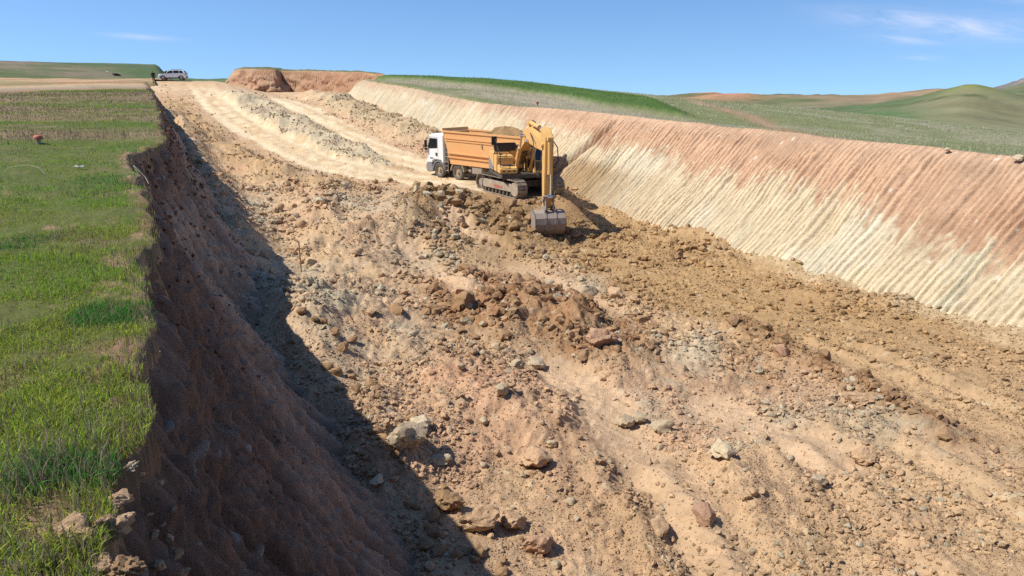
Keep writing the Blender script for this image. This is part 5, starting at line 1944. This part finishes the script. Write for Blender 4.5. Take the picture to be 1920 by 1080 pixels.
# ================================================================== small things
def lip_clods():
    spots = [(150, 1010, 95, S_TAN, 'large tan dry earth clod at the lower left corner of the grass'), (208, 985, 75, S_TAN, 'lumpy tan clod beside the largest clod on the grass edge'), (222, 935, 46, S_TAN, 'smaller clod on the lip above the lumpy clod'),
             (235, 1068, 70, S_BRN, 'crumbling clod at the very bottom of the grass edge'), (196, 1058, 52, S_TAN, 'broken clod in front of the largest clod'), (245, 868, 26, S_PALE, 'small pale stone on the lip of the left bank'),
             (120, 1040, 36, S_PALE, 'small pale clod left of the largest clod')]
    for i, (u, v, s, mt, lab) in enumerate(spots):
        p = on_plane(u, v, .02)
        t = math.dist(p, (0, 0, EYE))
        size = s / FPX * t * .42
        z = up_z(p[0], p[1])
        o = put_rock('earth_clod', p[0], p[1], z - .02, size, i + 2, mt, lab, 'clod', sub=4, sink=.25)
    # fallen crumbs caught on the dark face
    rng = np.random.default_rng(33)
    q = [(290, 1000, 22), (305, 985, 16), (318, 1012, 26), (330, 1040, 34), (322, 955, 14), (372, 1023, 16), (282, 965, 12), (300, 1060, 30), (345, 1072, 26), (296, 660, 9), (302, 905, 14), (268, 890, 12)]
    for i, (u, v, s) in enumerate(q):
        # point on the face: between the lip line and the toe
        d = ray(u, v)
        best = None
        for t in np.linspace(1.5, 12, 900):
            P = d * t + np.array([0, 0, EYE])
            e = float(edge_l(np.array([P[1]]))[0])
            run = (W(P[0], P[1]) - e) * .894
            zz = np.interp(max(run, 0), [0, .06, .32, .98, 2.0, 3.1], [0, -.25, -1.2, -2.6, -4.2, -5.6])
            if run > 0 and P[2] < zz + .02:
                best = (P, t)
                break
        if best is None:
            continue
        P, t = best
        size = s / FPX * t * .5
        put_rock('earth_crumb', P[0], P[1], P[2] - size * .3, size, i % 10, S_TAN, 'tan crumb of earth caught on the dark face of the left bank', 'clod', 'crumbs on the left bank', sub=3, sink=.3)


def stake(name, x, y, z, h, r, mat, label, cat='stake', top=None):
    root = empty(name, (x, y, z))
    tag(root, label, cat)
    MB().prism([(-r, -.15), (r, -.15), (r, h - r), (0, h + r), (-r, h - r)], -r, r).build('shaft', mat, root)
    if top:
        MB().box((0, 0, h - .06), (r * 2.3, r * 2.3, .14)).build('painted_tip', top, root)
    return root


P_WOOD = paint("stake_wood", (.46, .30, .14), .8, dirt=.3)
P_LITTER = paint("white_plastic", (.75, .76, .78), .5, dirt=.15)
P_STRAW = paint("dry_straw", (.46, .40, .28), .9, dirt=.1)
P_ROOT = paint("grey_root", (.38, .34, .30), .9, dirt=.3)


def small_things():
    x, y = hit_floor(565, 508)
    stake('wooden_stake', x, y, float(floor_z(x, y)[0]), 1.12, .021, P_WOOD, 'thin wooden stake standing upright near the foot of the left bank')
    # marker on the left field
    p = on_plane(74, 272, 0)
    root = empty('field_marker', (p[0], p[1], up_z(p[0], p[1])))
    tag(root, 'low post with a red rounded top standing in the long grass', 'marker')
    MB().cyl((0, 0, -.1), (0, 0, .12), .05, .045, 12).build('post', P_ROOT, root)
    prof = [(.0001, .09), (.06, .085), (.10, .06), (.115, .02), (.11, -.03), (.05, -.03)]
    vs = MB()
    k = len(prof)
    pts = []
    for i in range(16):
        a = 2 * math.pi * i / 16
        pts += [(r * math.cos(a), r * math.sin(a), .14 + o) for r, o in prof]
    vs.add(pts, [(i * k + t, i * k + t + 1, ((i + 1) % 16) * k + t + 1, ((i + 1) % 16) * k + t) for i in range(16) for t in range(k - 1)])
    vs.build('cap', P_RED, root, smooth=True)
    # arched dry stem
    p = on_plane(52, 332, 0)
    s = [(-.42, 0, .02), (-.30, .01, .10), (-.1, .02, .14), (.1, 0, .145), (.25, -.02, .10), (.36, -.05, .0)]
    m = MB().tube([(p[0] + a, p[1] + b, up_z(p[0], p[1]) + c + .05) for a, b, c in s], .006, 6)
    tag(m.build('dry_stem', P_STRAW, None), 'arched dry plant stem lying over the grass at the left', 'stem')
    # plastic scraps
    for u, v, w, lab, zz in ((150, 316, .22, 'thin white plastic scrap lying in the grass of the left field', 0), ):
        p = on_plane(u, v, zz)
        g = MB()
        n = 7
        pts = []
        for i in range(n):
            a = (i / (n - 1) - .5) * w
            zc = .045 + .006 * math.sin(i * 2.1)
            pts += [(p[0] + a, p[1] - .02, up_z(p[0], p[1]) + zc), (p[0] + a + .02, p[1] + .03, up_z(p[0], p[1]) + zc + .02 * math.cos(i * 1.7))]
        g.add(pts, [(2 * i, 2 * i + 1, 2 * i + 3, 2 * i + 2) for i in range(n - 1)])
        tag(g.build('plastic_scrap', P_LITTER, None), lab, 'litter')
    # pale roots torn out of the face at the notch
    e = float(edge_l(np.array([15.0]))[0])
    bx, by = e - 7.5, 15.0
    m = MB().tube([(bx + .05, by, -.05), (bx + .32, by - .1, -.3), (bx + .42, by - .2, -.42)], .009, 6)
    m.tube([(bx + .1, by - .1, -.05), (bx + .3, by - .25, -.3)], .008, 6)
    tag(m.build('torn_root', P_ROOT, None), 'pale torn root hanging from the notch in the left bank', 'root')
    # stakes and marker on the right field
    d = ray(1019, 206) * 51.5
    x, y = d[0] + .6, d[1] + 1.2
    stake('survey_stake', x, y, up_z(x, y), .55, .025, P_LITTER, 'thin white survey stake at the top edge of the right bank')
    d = ray(1008, 194) * 62
    x, y = d[0], d[1]
    root = empty('field_marker', (x, y, up_z(x, y)))
    tag(root, 'small red marker on the meadow above the right bank', 'marker')
    MB().cyl((0, 0, -.1), (0, 0, .34), .05, .045, 10).build('post', P_ROOT, root)
    MB().box((0, 0, .42), (.26, .26, .2)).build('cap', P_RED, root, bevel=.05, smooth=True)
    # rubbish by the far track
    for u, v, R, w, mt, lab in ((197, 127, 150, .9, P_LITTER, 'white sheet lying on the far left hillside'), (217, 134, 142, 1.9, P_BLACK, 'dark heap of sheeting at the foot of the far left hillside')):
        d = ray(u, v)
        t = R / math.hypot(d[0], d[1])
        x, y = d[0] * t, d[1] * t
        o = put_rock('sheeting', x, y, up_z(x, y), w * .5, 3, mt, lab, 'litter', sub=2, sink=.4, flat=.4)
    # pale blocks on the rim of the right bank
    for yy, s, lab in ((22.8, .13, 'pale rock on the right rim nearest the picture edge'), (23.6, .17, 'grey block on the right rim beside the pale rock'), (25.8, .11, 'white block alone on the right rim')):
        e = float(edge_r(np.array([yy]))[0])
        put_rock('rim_rock', e - .5 * yy - .1, yy - .05, float(z_edge_r(np.array([yy]))[0]) - .05, s, 4, S_PALE, lab, 'rock', sub=3)


def bank_crumbs():
    """clods and small stones stuck in the dark face of the left bank"""
    rng = np.random.default_rng(44)
    n = 18000
    y = np.exp(rng.uniform(math.log(1.6), math.log(45), n))
    q = rng.random(n)
    zz = -5.6 * q
    run = np.interp(-zz, [0, .25, 1.2, 2.6, 4.2, 5.6], [-.06, .06, .32, .98, 2.0, 3.1])
    cl = fbm(y * 2.2, zz * 1.6, 4, 971)
    ok = rng.random(n) < np.clip(.45 + 1.0 * cl + .35 * (zz > -2.6), .03, 1)
    y, zz, run = y[ok], zz[ok], run[ok]
    n = len(y)
    e = edge_l(y)
    top = upland(e - .5 * y, y) - .10
    s = y * 1.118
    sl = s + run * .35
    d = .085 * fbm(sl * 3.2, zz * .45, 4, 301, .6) + .13 * fbm(s * 1.1, zz * 1.1, 4, 303)
    d = d * sst(-zz, 0, .5)
    run = run + d * .85
    P = np.stack([e - .5 * y + .894 * run, y + .447 * run, top + zz + d * .45], 1)
    t = np.linalg.norm(P - np.array([0, 0, EYE]), axis=1)
    px = 2.0 + 9 * rng.random(n) ** 4
    size = px / FPX * t * .5
    L = lump_bases(True)
    nv, F0 = len(L[0][0]), L[0][1]
    B = np.stack([v for v, _ in L])[rng.integers(0, len(L), n)]
    V = (B * size[:, None, None] + (P + size[:, None] * .15 * np.array([.8, .4, .4]))[:, None, :]).reshape(-1, 3)
    F = (F0[None] + (np.arange(n) * nv)[:, None, None]).reshape(-1, 3)
    low = sst(-zz, 2.7, 3.9)
    c = mixc(np.repeat(alb(128, 96, 76)[None], n, 0), alb(170, 140, 114), low) * rng.uniform(.9, 1.4, (n, 1))
    c = np.where((rng.random(n) < .05)[:, None], alb(190, 178, 160)[None] * rng.uniform(.7, 1.1, (n, 1)), c)
    tag(np_mesh('bank_crumbs', V, F, M_FLOOR, np.repeat(np.clip(c, .01, .7), nv, 0), smooth=False), 'crumbs and small stones sticking in the dark face of the left bank', 'rubble', kind='stuff')


lip_clods()
bank_crumbs()
small_things()
